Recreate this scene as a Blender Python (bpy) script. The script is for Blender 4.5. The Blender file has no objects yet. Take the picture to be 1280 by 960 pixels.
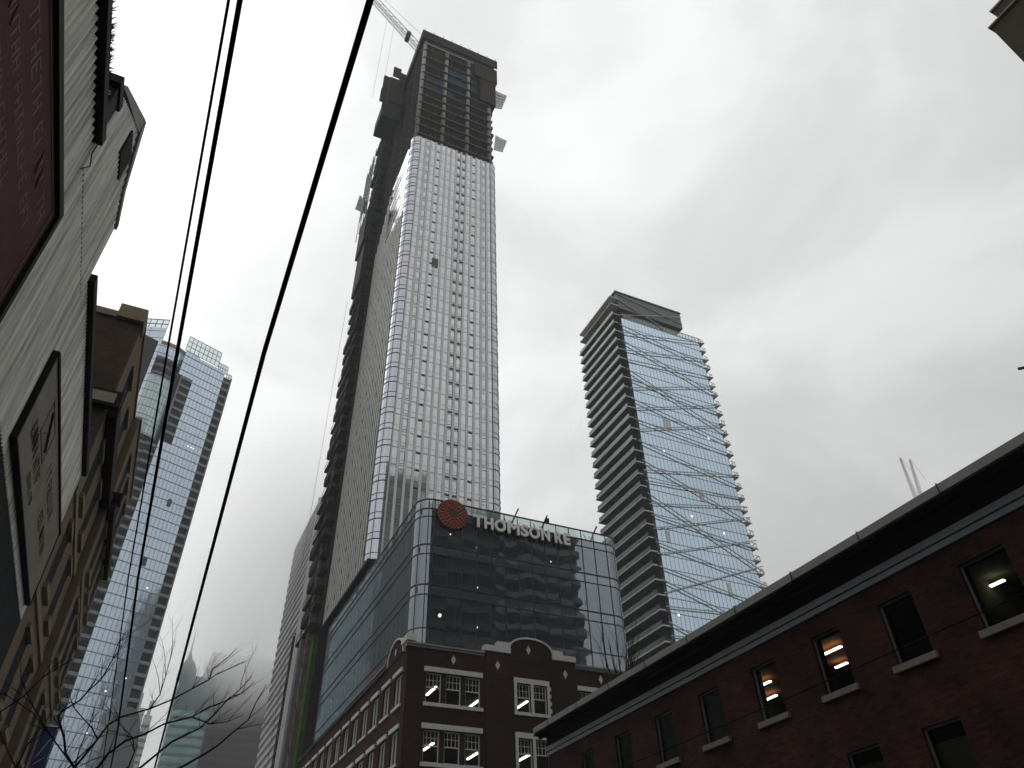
import bpy, math, random
from mathutils import Vector, Matrix
random.seed(7)
S = bpy.context.scene
COL = S.collection
rad = math.radians

# ------------------------------------------------------------------ camera
F_PX, PITCH, ROLL, YAW = 919.2455, rad(39.82655), rad(-1.88585), rad(26.1357)
fw = Vector((math.sin(YAW)*math.cos(PITCH), math.cos(YAW)*math.cos(PITCH), math.sin(PITCH)))
r0 = Vector((math.cos(YAW), -math.sin(YAW), 0)); u0 = r0.cross(fw)
rt = r0*math.cos(ROLL) + u0*math.sin(ROLL); up = u0*math.cos(ROLL) - r0*math.sin(ROLL)
cam = bpy.data.cameras.new('camera'); cam.sensor_width = 36; cam.lens = F_PX/1280*36
cam.clip_end = 9000; cam.clip_start = 0.05
co = bpy.data.objects.new('camera', cam); COL.objects.link(co)
co.matrix_world = Matrix(((rt.x, up.x, -fw.x, 0), (rt.y, up.y, -fw.y, 0), (rt.z, up.z, -fw.z, 1.7), (0, 0, 0, 1)))
S.camera = co

# ------------------------------------------------------------------ sky and light
SUN_EL, SUN_AZ = rad(52), rad(-25)
w = bpy.data.worlds.new('World'); S.world = w; w.use_nodes = True
nt = w.node_tree; N = nt.nodes; L = nt.links
bg = N['Background']; bg.inputs['Strength'].default_value = 0.1
sky = N.new('ShaderNodeTexSky'); sky.sky_type = 'NISHITA'; sky.sun_disc = False
sky.sun_elevation = SUN_EL; sky.sun_rotation = SUN_AZ; sky.air_density = 2; sky.dust_density = 5
hs = N.new('ShaderNodeHueSaturation'); hs.inputs['Saturation'].default_value = 0.08; L.new(sky.outputs[0], hs.inputs['Color'])
tc = N.new('ShaderNodeTexCoord')
def dot(vec):
    d = N.new('ShaderNodeVectorMath'); d.operation = 'DOT_PRODUCT'; L.new(tc.outputs['Generated'], d.inputs[0])
    d.inputs[1].default_value = vec; return d.outputs['Value']
def maprange(src, a, b, c, d):
    m = N.new('ShaderNodeMapRange'); m.interpolation_type = 'SMOOTHSTEP'
    for i, v in enumerate((a, b, c, d)): m.inputs[i+1].default_value = v
    L.new(src, m.inputs[0]); return m.outputs[0]
def wm(op, a, b):
    m = N.new('ShaderNodeMath'); m.operation = op
    for i, v in enumerate((a, b)):
        if isinstance(v, (int, float)): m.inputs[i].default_value = v
        else: L.new(v, m.inputs[i])
    return m.outputs[0]
elev = maprange(dot((0, 0, 1)), 0.05, 0.72, 6.7, 11.0)          # cloud deck is thinner (brighter) overhead
side = maprange(dot((0.93, 0.1, 0.0)), 0.35, 0.85, 1.0, 0.74)    # and thicker towards the right
no = N.new('ShaderNodeTexNoise'); no.inputs['Scale'].default_value = 2.3; no.inputs['Detail'].default_value = 7
no.inputs['Roughness'].default_value = 0.55; no.inputs['Distortion'].default_value = 0.4
cm = N.new('ShaderNodeMapping'); cm.inputs['Location'].default_value = (3.1, 1.7, 0.4); cm.inputs['Scale'].default_value = (1, 1, 1.5)
L.new(tc.outputs['Generated'], cm.inputs[0]); L.new(cm.outputs[0], no.inputs['Vector'])
cl = maprange(no.outputs[0], 0.36, 0.62, 0.82, 1.08)
val = wm('MULTIPLY', wm('MULTIPLY', elev, side), cl)
cmb = N.new('ShaderNodeCombineColor')
L.new(wm('MULTIPLY', val, 0.992), cmb.inputs[0]); L.new(val, cmb.inputs[1]); L.new(wm('MULTIPLY', val, 1.0), cmb.inputs[2])
mx = N.new('ShaderNodeMix'); mx.data_type = 'RGBA'; mx.inputs[0].default_value = 0.90
L.new(hs.outputs[0], mx.inputs[6]); L.new(cmb.outputs[0], mx.inputs[7]); L.new(mx.outputs[2], bg.inputs['Color'])

sl = bpy.data.lights.new('sun', 'SUN'); sl.energy = 0.5; sl.angle = rad(40); sl.color = (1, 0.97, 0.92)
so = bpy.data.objects.new('sun', sl); COL.objects.link(so)
sd = Vector((math.sin(SUN_AZ)*math.cos(SUN_EL), math.cos(SUN_AZ)*math.cos(SUN_EL), math.sin(SUN_EL)))
so.rotation_euler = sd.to_track_quat('Z', 'Y').to_euler()
S.view_settings.view_transform = 'Standard'; S.view_settings.look = 'None'
S.view_settings.exposure = 0; S.view_settings.gamma = 1
S.render.engine = 'CYCLES'
S.cycles.max_bounces = 10; S.cycles.transparent_max_bounces = 24; S.cycles.volume_bounces = 8
S.cycles.volume_step_rate = 4; S.cycles.volume_max_steps = 96

# ------------------------------------------------------------------ materials
def newmat(name):
    m = bpy.data.materials.new(name); m.use_nodes = True
    return m, m.node_tree.nodes, m.node_tree.links, m.node_tree.nodes['Principled BSDF']
def mat(name, c, rough=0.7, metal=0.0, var=0.15, scale=3.0, bump=0.0, spec=0.5, stretch=None, fine=None):
    m, n, l, b = newmat(name)
    b.inputs['Roughness'].default_value = rough; b.inputs['Metallic'].default_value = metal
    b.inputs['Specular IOR Level'].default_value = spec if rough < .7 else min(spec, .15)
    t = n.new('ShaderNodeTexCoord'); mp = n.new('ShaderNodeMapping'); l.new(t.outputs['Object'], mp.inputs[0])
    if stretch: mp.inputs['Scale'].default_value = stretch
    a = n.new('ShaderNodeTexNoise'); a.inputs['Scale'].default_value = scale; a.inputs['Detail'].default_value = 8
    a.inputs['Roughness'].default_value = 0.65; l.new(mp.outputs[0], a.inputs['Vector'])
    r = n.new('ShaderNodeMapRange'); r.inputs[1].default_value = 0.3; r.inputs[2].default_value = 0.7
    r.inputs[3].default_value = 1-var; r.inputs[4].default_value = 1+var; l.new(a.outputs[0], r.inputs[0])
    v = n.new('ShaderNodeVectorMath'); v.operation = 'SCALE'; v.inputs[0].default_value = c
    l.new(r.outputs[0], v.inputs['Scale']); l.new(v.outputs[0], b.inputs['Base Color'])
    if bump:
        bu = n.new('ShaderNodeBump'); bu.inputs['Strength'].default_value = bump; bu.inputs['Distance'].default_value = 0.02
        f = n.new('ShaderNodeTexNoise'); f.inputs['Scale'].default_value = fine or 40; f.inputs['Detail'].default_value = 6
        l.new(mp.outputs[0], f.inputs['Vector']); l.new(f.outputs[0], bu.inputs['Height']); l.new(bu.outputs[0], b.inputs['Normal'])
    return m
def brickmat(name, c1, c2, mortar, row=0.075, length=0.23, var=0.3, big=0.35):
    m, n, l, b = newmat(name); b.inputs['Roughness'].default_value = 0.9; b.inputs['Specular IOR Level'].default_value = 0.12
    t = n.new('ShaderNodeTexCoord'); s = n.new('ShaderNodeSeparateXYZ'); l.new(t.outputs['Object'], s.inputs[0])
    ad = n.new('ShaderNodeMath'); ad.operation = 'ADD'; l.new(s.outputs[0], ad.inputs[0]); l.new(s.outputs[1], ad.inputs[1])
    cb = n.new('ShaderNodeCombineXYZ'); l.new(ad.outputs[0], cb.inputs[0]); l.new(s.outputs[2], cb.inputs[1])
    br = n.new('ShaderNodeTexBrick'); br.inputs['Scale'].default_value = 1; br.inputs['Row Height'].default_value = row
    br.inputs['Brick Width'].default_value = length; br.inputs['Mortar Size'].default_value = 0.007
    br.inputs['Color1'].default_value = (*c1, 1); br.inputs['Color2'].default_value = (*c2, 1); br.inputs['Mortar'].default_value = (*mortar, 1)
    l.new(cb.outputs[0], br.inputs['Vector'])
    a = n.new('ShaderNodeTexNoise'); a.inputs['Scale'].default_value = big; a.inputs['Detail'].default_value = 9; a.inputs['Roughness'].default_value = 0.7
    l.new(t.outputs['Object'], a.inputs['Vector'])
    r = n.new('ShaderNodeMapRange'); r.inputs[1].default_value = 0.3; r.inputs[2].default_value = 0.7
    r.inputs[3].default_value = 1-var; r.inputs[4].default_value = 1+var; l.new(a.outputs[0], r.inputs[0])
    v = n.new('ShaderNodeVectorMath'); v.operation = 'SCALE'; l.new(br.outputs['Color'], v.inputs[0])
    l.new(r.outputs[0], v.inputs['Scale']); l.new(v.outputs[0], b.inputs['Base Color'])
    bu = n.new('ShaderNodeBump'); bu.inputs['Strength'].default_value = 0.5; bu.inputs['Distance'].default_value = 0.01
    bu.invert = True; l.new(br.outputs['Fac'], bu.inputs['Height']); l.new(bu.outputs[0], b.inputs['Normal'])
    return m
def facade_glass(name, base, refl, mirror, pane=(1.2, 1.2, 3.0), var=0.25, rough=0.04, wave=0.02, clearness=0.0, ior=1.5):
    """coated curtain-wall glass: dark body, tinted mirror coat, each pane slightly different"""
    m, n, l, b = newmat(name)
    t = n.new('ShaderNodeTexCoord')
    d = n.new('ShaderNodeVectorMath'); d.operation = 'DIVIDE'; d.inputs[1].default_value = pane; l.new(t.outputs['Object'], d.inputs[0])
    of = n.new('ShaderNodeVectorMath'); of.operation = 'ADD'; of.inputs[1].default_value = (0.013, 0.017, 0.011); l.new(d.outputs[0], of.inputs[0])
    fl = n.new('ShaderNodeVectorMath'); fl.operation = 'FLOOR'; l.new(of.outputs[0], fl.inputs[0])
    wn = n.new('ShaderNodeTexWhiteNoise'); wn.noise_dimensions = '3D'; l.new(fl.outputs[0], wn.inputs['Vector'])
    r = n.new('ShaderNodeMapRange'); r.inputs[3].default_value = 1-var; r.inputs[4].default_value = 1+var; l.new(wn.outputs['Value'], r.inputs[0])
    v = n.new('ShaderNodeVectorMath'); v.operation = 'SCALE'; v.inputs[0].default_value = base; l.new(r.outputs[0], v.inputs['Scale'])
    l.new(v.outputs[0], b.inputs['Base Color']); b.inputs['Roughness'].default_value = 0.3; b.inputs['IOR'].default_value = 1.45
    # slight tilt of every pane plus a soft waviness
    sb = n.new('ShaderNodeVectorMath'); sb.operation = 'SUBTRACT'; sb.inputs[1].default_value = (.5, .5, .5); l.new(wn.outputs['Color'], sb.inputs[0])
    sc = n.new('ShaderNodeVectorMath'); sc.operation = 'SCALE'; sc.inputs['Scale'].default_value = wave; l.new(sb.outputs[0], sc.inputs[0])
    g = n.new('ShaderNodeNewGeometry'); nz = n.new('ShaderNodeTexNoise'); nz.inputs['Scale'].default_value = 0.45; nz.inputs['Detail'].default_value = 2
    l.new(t.outputs['Object'], nz.inputs['Vector'])
    s2 = n.new('ShaderNodeVectorMath'); s2.operation = 'SUBTRACT'; s2.inputs[1].default_value = (.5, .5, .5); l.new(nz.outputs['Color'], s2.inputs[0])
    s3 = n.new('ShaderNodeVectorMath'); s3.operation = 'SCALE'; s3.inputs['Scale'].default_value = wave*2; l.new(s2.outputs[0], s3.inputs[0])
    a1 = n.new('ShaderNodeVectorMath'); a1.operation = 'ADD'; l.new(g.outputs['Normal'], a1.inputs[0]); l.new(sc.outputs[0], a1.inputs[1])
    a2 = n.new('ShaderNodeVectorMath'); a2.operation = 'ADD'; l.new(a1.outputs[0], a2.inputs[0]); l.new(s3.outputs[0], a2.inputs[1])
    nn = n.new('ShaderNodeVectorMath'); nn.operation = 'NORMALIZE'; l.new(a2.outputs[0], nn.inputs[0])
    gl = n.new('ShaderNodeBsdfGlossy'); gl.inputs['Roughness'].default_value = rough; gl.inputs['Color'].default_value = (*refl, 1)
    l.new(nn.outputs[0], gl.inputs['Normal'])
    fr = n.new('ShaderNodeFresnel'); fr.inputs['IOR'].default_value = ior
    ma = n.new('ShaderNodeMath'); ma.operation = 'MULTIPLY_ADD'; ma.inputs[1].default_value = 1-mirror; ma.inputs[2].default_value = mirror
    l.new(fr.outputs[0], ma.inputs[0]); body = b.outputs[0]
    if clearness > 0:
        tr = n.new('ShaderNodeBsdfTransparent'); tr.inputs['Color'].default_value = (.72, .8, .8, 1)
        m1 = n.new('ShaderNodeMixShader'); m1.inputs[0].default_value = clearness; l.new(body, m1.inputs[1]); l.new(tr.outputs[0], m1.inputs[2]); body = m1.outputs[0]
    ms = n.new('ShaderNodeMixShader'); l.new(ma.outputs[0], ms.inputs[0]); l.new(body, ms.inputs[1]); l.new(gl.outputs[0], ms.inputs[2])
    l.new(ms.outputs[0], n['Material Output'].inputs['Surface'])
    return m
def emit(name, c, s):
    m, n, l, b = newmat(name); b.inputs['Base Color'].default_value = (*c, 1)
    b.inputs['Emission Color'].default_value = (*c, 1); b.inputs['Emission Strength'].default_value = s
    return m

M = dict(
    corr=mat('streaked_galvanised_sheet', (.78, .78, .71), .7, 0, .5, 1.4, 0.2, stretch=(1, 7, .22), fine=14),  # random pale and dark streaks run down the sheet
    corr2=mat('grey_painted_sheet', (.24, .25, .25), .6, .1, .15, 1.2),
    darktrim=mat('dark_metal', (.010, .010, .011), .7, 0, .2, 3),
    black=mat('black_recess', (.006, .006, .007), .8),
    redboard=mat('dark_red_board', (.085, .024, .026), .75, 0, .22, 1.5),
    redletter=mat('faded_letter_paint', (.17, .11, .10), .7, 0, .25, 3),
    beige=mat('dirty_beige_board', (.23, .215, .17), .7, 0, .22, 1.2, stretch=(1, .8, 2)),
    beigeink=mat('faded_dark_ink', (.10, .096, .082), .8),
    greybase=mat('dark_stained_render', (.028, .03, .033), .85, 0, .3, 1.5, .2),
    tan=mat('tan_render', (.20, .155, .11), .9, 0, .16, .8, .25, fine=12),
    tanlight=mat('pale_tan_stone', (.26, .21, .15), .85, 0, .15, 1.5, .2),
    brownbrick=brickmat('brown_brick', (.085, .06, .045), (.065, .046, .036), (.07, .06, .05)),
    redbrick=brickmat('dark_red_brick', (.036, .012, .009), (.018, .007, .006), (.024, .015, .012), var=.5),
    rightbrick=brickmat('soot_stained_red_brick', (.044, .014, .010), (.017, .007, .006), (.028, .017, .013), var=.65, big=.6),
    stone=mat('white_painted_stone', (.46, .46, .42), .75, 0, .14, 2.5, .2, fine=15),
    sill=mat('grey_stone_sill', (.15, .13, .105), .8, 0, .2, 4, .2),
    gutter=mat('grey_gutter_paint', (.17, .172, .155), .6, .1, .14, 1.3),
    moulding=mat('blue_grey_moulding', (.13, .15, .155), .6, 0, .15, 2),
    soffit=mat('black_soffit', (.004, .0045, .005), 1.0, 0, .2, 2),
    frame=mat('white_window_frame', (.5, .51, .47), .5, 0, .08, 5),
    softgrid=mat('blue_grey_frame', (.17, .22, .26), .5),
    darkframe=mat('dark_window_frame', (.035, .038, .036), .5),
    greyframe=mat('grey_window_frame', (.10, .11, .11), .5),
    copper=mat('rust_red_flashing', (.21, .06, .035), .6, .1, .3, 2),
    asphalt=mat('wet_asphalt', (.045, .046, .048), .35, 0, .25, .6, .4, fine=60),
    paving=mat('grey_paving', (.16, .16, .155), .6, 0, .2, .7, .2),
    ground=mat('city_ground', (.09, .09, .085), .9, 0, .2, .02),
    paint=mat('white_line_paint', (.6, .6, .58), .6, 0, .25, 2),
    kerb=mat('kerb_stone', (.2, .2, .19), .75),
    concrete=mat('raw_concrete', (.30, .29, .265), .85, 0, .22, 1.2, .2),
    slabedge=mat('slab_edge_concrete', (.10, .097, .086), .85, 0, .2, 1.0),
    core=mat('dark_core_concrete', (.016, .016, .014), .9, 0, .25, .6),
    form=mat('dark_formwork_screen', (.014, .014, .013), .8, 0, .3, .7),
    formbrown=mat('brown_formwork_ply', (.03, .017, .013), .8, 0, .35, .8),
    net=mat('blue_tarpaulin', (.012, .045, .085), .7, 0, .35, .8),
    green=mat('green_mesh_wrap', (.022, .065, .012), .8, 0, .7, .5),
    hoist=mat('hoist_timber_brown', (.10, .078, .056), .8, 0, .35, 1.0),
    fin=mat('light_grey_fin', (.58, .58, .565), .5, 0, .07, .5),
    finside=mat('side_fin_grey', (.52, .52, .49), .55, 0, .08, .3),
    tline=mat('thin_panel_joint', (.06, .065, .07), .5),
    tglass=facade_glass('tower_mirror_glass', (.26, .262, .268), (.78, .79, .82), .42, (1.143, 4, 1.465), .30, .07, .016),
    tside=facade_glass('tower_side_glass', (.07, .072, .07), (.6, .62, .62), .10, (4, 1.23, 1.465), .5, .15, .02, ior=1.2),
    tcorner=facade_glass('tower_corner_glass', (.14, .145, .16), (.82, .85, .93), .42, (20, 20, 2.93), .12, .08, .012),
    trglass=facade_glass('office_tinted_glass', (.012, .024, .03), (.64, .74, .82), .22, (1.47, 50, 5), .2, .01, .007, clearness=.42, ior=1.33),
    trside=facade_glass('teal_side_glass', (.016, .03, .032), (.42, .56, .56), .05, (50, 1.47, 5), .25, .02, .008, clearness=.2, ior=1.3),
    trspandrel=facade_glass('office_spandrel_glass', (.035, .042, .048), (.62, .69, .77), .24, (1.47, 50, 5), .15, .03, .007, ior=1.33),
    trpar=facade_glass('office_parapet_glass', (.1, .13, .13), (.7, .78, .8), .10, (1.47, 50, 5), .1, .02, .01, clearness=.8),
    mull=mat('black_mullion', (.022, .024, .026), .4, .3),
    rglass=facade_glass('pale_blue_curtain_glass', (.17, .235, .29), (.70, .86, 1.0), .50, (1.05, 40, 3.05), .16, .07, .02),
    rdark=facade_glass('dark_balcony_glass', (.02, .026, .026), (.4, .5, .5), .05, (2.5, 2.5, 3.05), .4, .1, .02),
    rail=facade_glass('dark_green_railing_glass', (.010, .018, .016), (.3, .38, .36), .03, (1.5, 1.5, 3.05), .3, .1, .02),
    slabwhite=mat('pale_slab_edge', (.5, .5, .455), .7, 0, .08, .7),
    slabshade=mat('slab_underside_shade', (.065, .065, .06), .85, 0, .1, .5),  # dark slab body colour stands in for the shade underneath
    pentdark=mat('dark_grey_cladding', (.075, .085, .09), .45, .3, .12, .4),
    sglass=facade_glass('blue_grey_curtain_glass', (.14, .185, .23), (.74, .85, 1.0), .45, (1.15, 40, 3.1), .22, .10, .02),
    sgreen=facade_glass('pale_green_bay_glass', (.15, .21, .20), (.7, .85, .85), .30, (1.4, 40, 3.1), .2, .1, .02),
    sslab=mat('grey_loggia_slab', (.19, .21, .215), .7, 0, .1, .6),
    sdark=mat('dark_loggia_recess', (.016, .019, .024), .8, 0, .3, .4),
    teal=facade_glass('teal_curtain_glass', (.04, .13, .12), (.5, .85, .8), .22, (3, 3, 4), .2, .1, .02),
    tealband=mat('teal_spandrel', (.05, .10, .10), .6),
    brownstone=brickmat('red_brown_granite', (.06, .036, .034), (.05, .031, .03), (.05, .04, .04), 3.8, 1.6, .1, .05),
    stripe=mat('white_tower_cladding', (.42, .42, .41), .7, 0, .05, .3),
    stripegrey=mat('pale_grey_facade', (.2, .2, .2), .8),
    midgrey=mat('mid_grey_facade', (.12, .12, .12), .8),
    bark=mat('wet_dark_bark', (.018, .014, .012), .85, 0, .3, 8, .4),
    cable=mat('black_rubber_cable', (.003, .003, .004), .9, spec=0.05),
    steel=mat('grey_steel', (.18, .185, .19), .5, .5),
    craneyellow=mat('weathered_crane_steel', (.07, .07, .07), .6, .2),
    craneorange=mat('pale_rusty_crane_steel', (.3, .22, .17), .6),
    letter=mat('silver_letter_face', (.72, .71, .66), .45, 0, .05, 2),
    lettshade=mat('dark_letter_shade', (.03, .03, .032), .6),
    logodot=mat('orange_red_plastic', (.45, .055, .025), .4, 0, .15, 2),
    interior=mat('dim_office_wall', (.065, .066, .042), .9, 0, .3, 1),
    warmwall=mat('warm_brown_ceiling', (.2, .065, .018), .8, 0, .3, 1),
    blind=mat('dull_green_blind', (.085, .09, .05), .85, 0, .15, 1),
    refl=mat('dark_brown_facade', (.035, .037, .038), .8, 0, .2, .1),
    refl2=mat('grey_balcony_edge', (.26, .28, .28), .8),
    sheet=mat('translucent_white_net', (.62, .63, .63), .8, 0, .06, 1),
    weed=mat('dry_dark_weed', (.03, .032, .018), .9),
    blue=mat('blue_sign_enamel', (.02, .04, .16), .5),
    white=mat('white_enamel', (.6, .6, .6), .5),
    tube=emit('fluorescent_tube', (1, .95, .8), 5.0),
    spot=emit('warm_ceiling_spot', (1, .8, .5), 5.0),
    spotw=emit('white_ceiling_spot', (1, .95, .8), 4.0),
    farlamp=emit('far_window_light', (1, .78, .45), 2.2),
)
# window pane that lets the room show and mirrors the sky a little
def panemat(name, tint):
    m, n, l, b = newmat(name)
    tr = n.new('ShaderNodeBsdfTransparent'); tr.inputs['Color'].default_value = (*tint, 1)
    gl = n.new('ShaderNodeBsdfGlossy'); gl.inputs['Roughness'].default_value = .02; gl.inputs['Color'].default_value = (.12, .14, .15, 1)
    fr = n.new('ShaderNodeFresnel'); fr.inputs['IOR'].default_value = 1.35
    ms = n.new('ShaderNodeMixShader'); l.new(fr.outputs[0], ms.inputs[0]); l.new(tr.outputs[0], ms.inputs[1]); l.new(gl.outputs[0], ms.inputs[2])
    l.new(ms.outputs[0], n['Material Output'].inputs['Surface']); return m
M['pane'] = panemat('clear_window_pane', (.75, .78, .74))

# ------------------------------------------------------------------ mesh helpers
class MB:
    def __init__(s): s.v = []; s.f = []; s.smooth = False
    def quad(s, a, b, c, d): i = len(s.v); s.v += [a, b, c, d]; s.f.append((i, i+1, i+2, i+3)); return s
    def poly(s, pts): i = len(s.v); s.v += list(pts); s.f.append(tuple(range(i, i+len(pts)))); return s
    def box(s, x0, x1, y0, y1, z0, z1):
        i = len(s.v)
        s.v += [(x0, y0, z0), (x1, y0, z0), (x1, y1, z0), (x0, y1, z0), (x0, y0, z1), (x1, y0, z1), (x1, y1, z1), (x0, y1, z1)]
        s.f += [(i, i+3, i+2, i+1), (i+4, i+5, i+6, i+7), (i, i+1, i+5, i+4), (i+1, i+2, i+6, i+5), (i+2, i+3, i+7, i+6), (i+3, i, i+4, i+7)]
        return s
    def prism(s, pts, h):
        """closed prism from a ring of 3D points pushed along vector h"""
        n = len(pts); i = len(s.v); h = Vector(h)
        s.v += [tuple(p) for p in pts] + [tuple(Vector(p)+h) for p in pts]
        s.f.append(tuple(i+k for k in reversed(range(n)))); s.f.append(tuple(i+n+k for k in range(n)))
        for k in range(n): s.f.append((i+k, i+(k+1) % n, i+n+(k+1) % n, i+n+k))
        return s
    def bar(s, a, b, w, h=None, upv=(0, 0, 1)):
        a = Vector(a); b = Vector(b); d = (b-a).normalized(); h = h or w
        u = d.cross(Vector(upv))
        if u.length < 1e-4: u = d.cross(Vector((1, 0, 0)))
        u.normalize(); q = u.cross(d); u = u*w/2; q = q*h/2
        return s.prism([a-u-q, a+u-q, a+u+q, a-u+q], b-a)
    def tube(s, pts, rs, n=6):
        pts = [Vector(p) for p in pts]; base = len(s.v)
        for k, p in enumerate(pts):
            d = (pts[min(k+1, len(pts)-1)] - pts[max(k-1, 0)]).normalized()
            u = d.cross(Vector((0.31, 0.2, 0.93)));
            if u.length < 1e-3: u = d.cross(Vector((1, 0, 0)))
            u.normalize(); q = d.cross(u); r = rs[k] if isinstance(rs, (list, tuple)) else rs
            for j in range(n):
                a = 2*math.pi*j/n; s.v.append(tuple(p + u*math.cos(a)*r + q*math.sin(a)*r))
        for k in range(len(pts)-1):
            for j in range(n):
                s.f.append((base+k*n+j, base+k*n+(j+1) % n, base+(k+1)*n+(j+1) % n, base+(k+1)*n+j))
        s.f.append(tuple(base+j for j in reversed(range(n)))); s.f.append(tuple(base+(len(pts)-1)*n+j for j in range(n)))
        return s
    def build(s, name, m, parent=None, smooth=False, **kw):
        me = bpy.data.meshes.new(name); me.from_pydata([tuple(v) for v in s.v], [], s.f); me.materials.append(m); me.update()
        if smooth: me.polygons.foreach_set('use_smooth', [True]*len(me.polygons))
        o = bpy.data.objects.new(name, me); COL.objects.link(o)
        if parent: o.parent = parent
        for k, v in kw.items(): o[k] = v
        return o
def box(*a): return MB().box(*a)
def thing(name, label, cat, loc=(0, 0, 0), rz=0, group=None):
    o = bpy.data.objects.new(name, None); COL.objects.link(o); o.location = loc; o.rotation_euler = (0, 0, rz)
    o['label'] = label; o['category'] = cat; o.empty_display_size = .5
    if group: o['group'] = group
    return o
def tag(o, label, cat, group=None):
    o['label'] = label; o['category'] = cat
    if group: o['group'] = group
    return o
def struct(name, mb, m): return mb.build(name, m, kind='structure')
def many(name, shapes, m, parent, limit=100, smooth=False):
    """one part per shape; past the limit the rest are one part"""
    for s in shapes[:limit]: s.build(name, m, parent, smooth)
    if len(shapes) > limit:
        r = MB()
        for s in shapes[limit:]:
            i = len(r.v); r.v += s.v; r.f += [tuple(i+k for k in f) for f in s.f]
        r.build(name, m, parent, smooth, kind='stuff')
def wall_x(x0, x1, y0, y1, z0, z1, holes):
    """wall slab whose face is in a plane of constant x, with holes (y0,y1,z0,z1)"""
    mb = MB(); zs = sorted({z0, z1, *[h[2] for h in holes], *[h[3] for h in holes]})
    zs = [z for z in zs if z0 <= z <= z1]
    for a, b in zip(zs, zs[1:]):
        hs_ = sorted([h for h in holes if h[2] <= a+1e-6 and h[3] >= b-1e-6]); c = y0
        for h in hs_:
            if h[0] > c: mb.box(x0, x1, c, h[0], a, b)
            c = max(c, h[1])
        if c < y1: mb.box(x0, x1, c, y1, a, b)
    return mb
def wall_y(y0, y1, x0, x1, z0, z1, holes):
    m_ = wall_x(0, 1, x0, x1, z0, z1, holes); out = MB(); out.f = [tuple(reversed(f)) for f in m_.f]
    out.v = [(v[1], y0 if v[0] == 0 else y1, v[2]) for v in m_.v]
    return out

# ================================================================== GROUND AND STREET
struct('ground', box(-4000, 4000, -4000, 4000, -.5, -.15), M['ground'])
struct('road', box(-.6, 13.4, -120, 700, -.15, -.146+.0), M['asphalt'])
struct('pavement_left', box(-4, -.75, -120, 700, -.15, 0), M['paving'])
struct('pavement_right', box(13.55, 17, -120, 700, -.15, 0), M['paving'])
struct('kerb_left', box(-.748, -.6, -120, 700, -.15, .005), M['kerb'])
struct('kerb_right', box(13.4, 13.548, -120, 700, -.15, .005), M['kerb'])
ln = MB()
for k in range(60): ln.box(6.3, 6.42, -60+k*8, -57+k*8, -.142, -.138)
struct('lane_markings', ln, M['paint'])
rl = MB()
for x in (3.2, 4.7, 8.2, 9.7): rl.box(x, x+.07, -120, 700, -.142, -.137)
struct('tram_rails', rl, M['steel'])

# ================================================================== LEFT SIDE
X = -4.0
def corrugated(y0, y1, zb, zt, pitch=.2, amp=.042):
    mb = MB(); n = int((y1-y0)/pitch*6); base = 0
    for k in range(n+1):
        y = y0+(y1-y0)*k/n; x = X+amp*math.sin(2*math.pi*y/pitch)
        a = zb(y) if callable(zb) else zb; b = zt(y) if callable(zt) else zt
        mb.v += [(x, y, a), (x, y, b)]
        if k: mb.f.append((2*k-2, 2*k, 2*k+1, 2*k-1))
    return mb
# --- near shed
sh = thing('corrugated_shed', 'grey corrugated metal building at the left edge with the dark red board on its wall', 'building', (X, -2, 0))
sh.location = (0, 0, 0)
box(-16, X-.06, -18, 11.3, 0, 15.75).build('structure_block', M['greybase'], sh)
corrugated(-18, 11.28, 10.4, 15.52).build('corrugated_wall', M['corr'], sh, True)
box(X-.04, X+.02, -18, 11.28, 0, 10.4).build('lower_wall', M['greybase'], sh)
box(X-.1, X+.17, -18, 11.3, 15.6, 15.86).build('gutter', M['darktrim'], sh)
MB().box(X-.02, X+.05, 11.25, 11.36, 10.4, 15.6).build('edge_trim', M['corr2'], sh)
tubs = MB().tube([(X+.12, 11.2, 15.6), (X+.1, 11.25, 15.2), (X+.16, 11.33, 14.9), (X+.08, 11.2, 14.6)], .012)
tubs.build('loose_wire', M['darktrim'], sh)
# --- further shed with raised gable
def prof(y):
    P_ = [(11.36, 17.6), (13.3, 19.15), (14.5, 17.95), (15.38, 17.5)]
    if y > 15.38: return 15.5
    for (a, b), (c, d) in zip(P_, P_[1:]):
        if y <= c: return b+(d-b)*max(0, (y-a))/(c-a)
    return 17.5
g = thing('gabled_corrugated_building', 'pale corrugated metal building with a raised gable and small window above the beige board', 'building', (0, 0, 0))
box(-16, X-.06, 11.4, 24.9, 0, 15.6).build('structure_block', M['greybase'], g)
MB().prism([(X-.07, 11.4, 15.6), (X-.07, 11.4, 17.55), (X-.07, 13.3, 19.1), (X-.07, 14.5, 17.9), (X-.07, 15.36, 17.45), (X-.07, 15.36, 15.6)], (-5, 0, 0)).build('gable_block', M['corr2'], g)
corrugated(11.38, 15.38, 10.5, prof, .15, .032).build('gable_wall', M['corr'], g, True)
corrugated(15.40, 24.9, 10.5, 15.5, .15, .032).build('corrugated_wall', M['corr'], g, True)
box(X-.04, X+.0, 15.4, 24.9, 0, 10.5).build('lower_wall', M['greybase'], g)
box(X-.04, X+.0, 11.38, 15.39, 0, 10.5).build('lower_wall', M['greybase'], g)
MB().prism([(X+.04, 11.2, 17.62), (X+.04, 11.2, 17.8), (X+.04, 13.38, 19.75), (X+.04, 13.38, 19.15)], (-5, 0, 0)).build('gable_fascia', M['gutter'], g)
MB().prism([(X+.07, 13.39, 19.2), (X+.07, 13.39, 19.72), (X+.07, 14.56, 18.2), (X+.07, 15.42, 17.72), (X+.07, 15.42, 17.55), (X+.07, 14.5, 17.98)], (-5, 0, 0)).build('gable_roof', M['corr2'], g)
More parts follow.
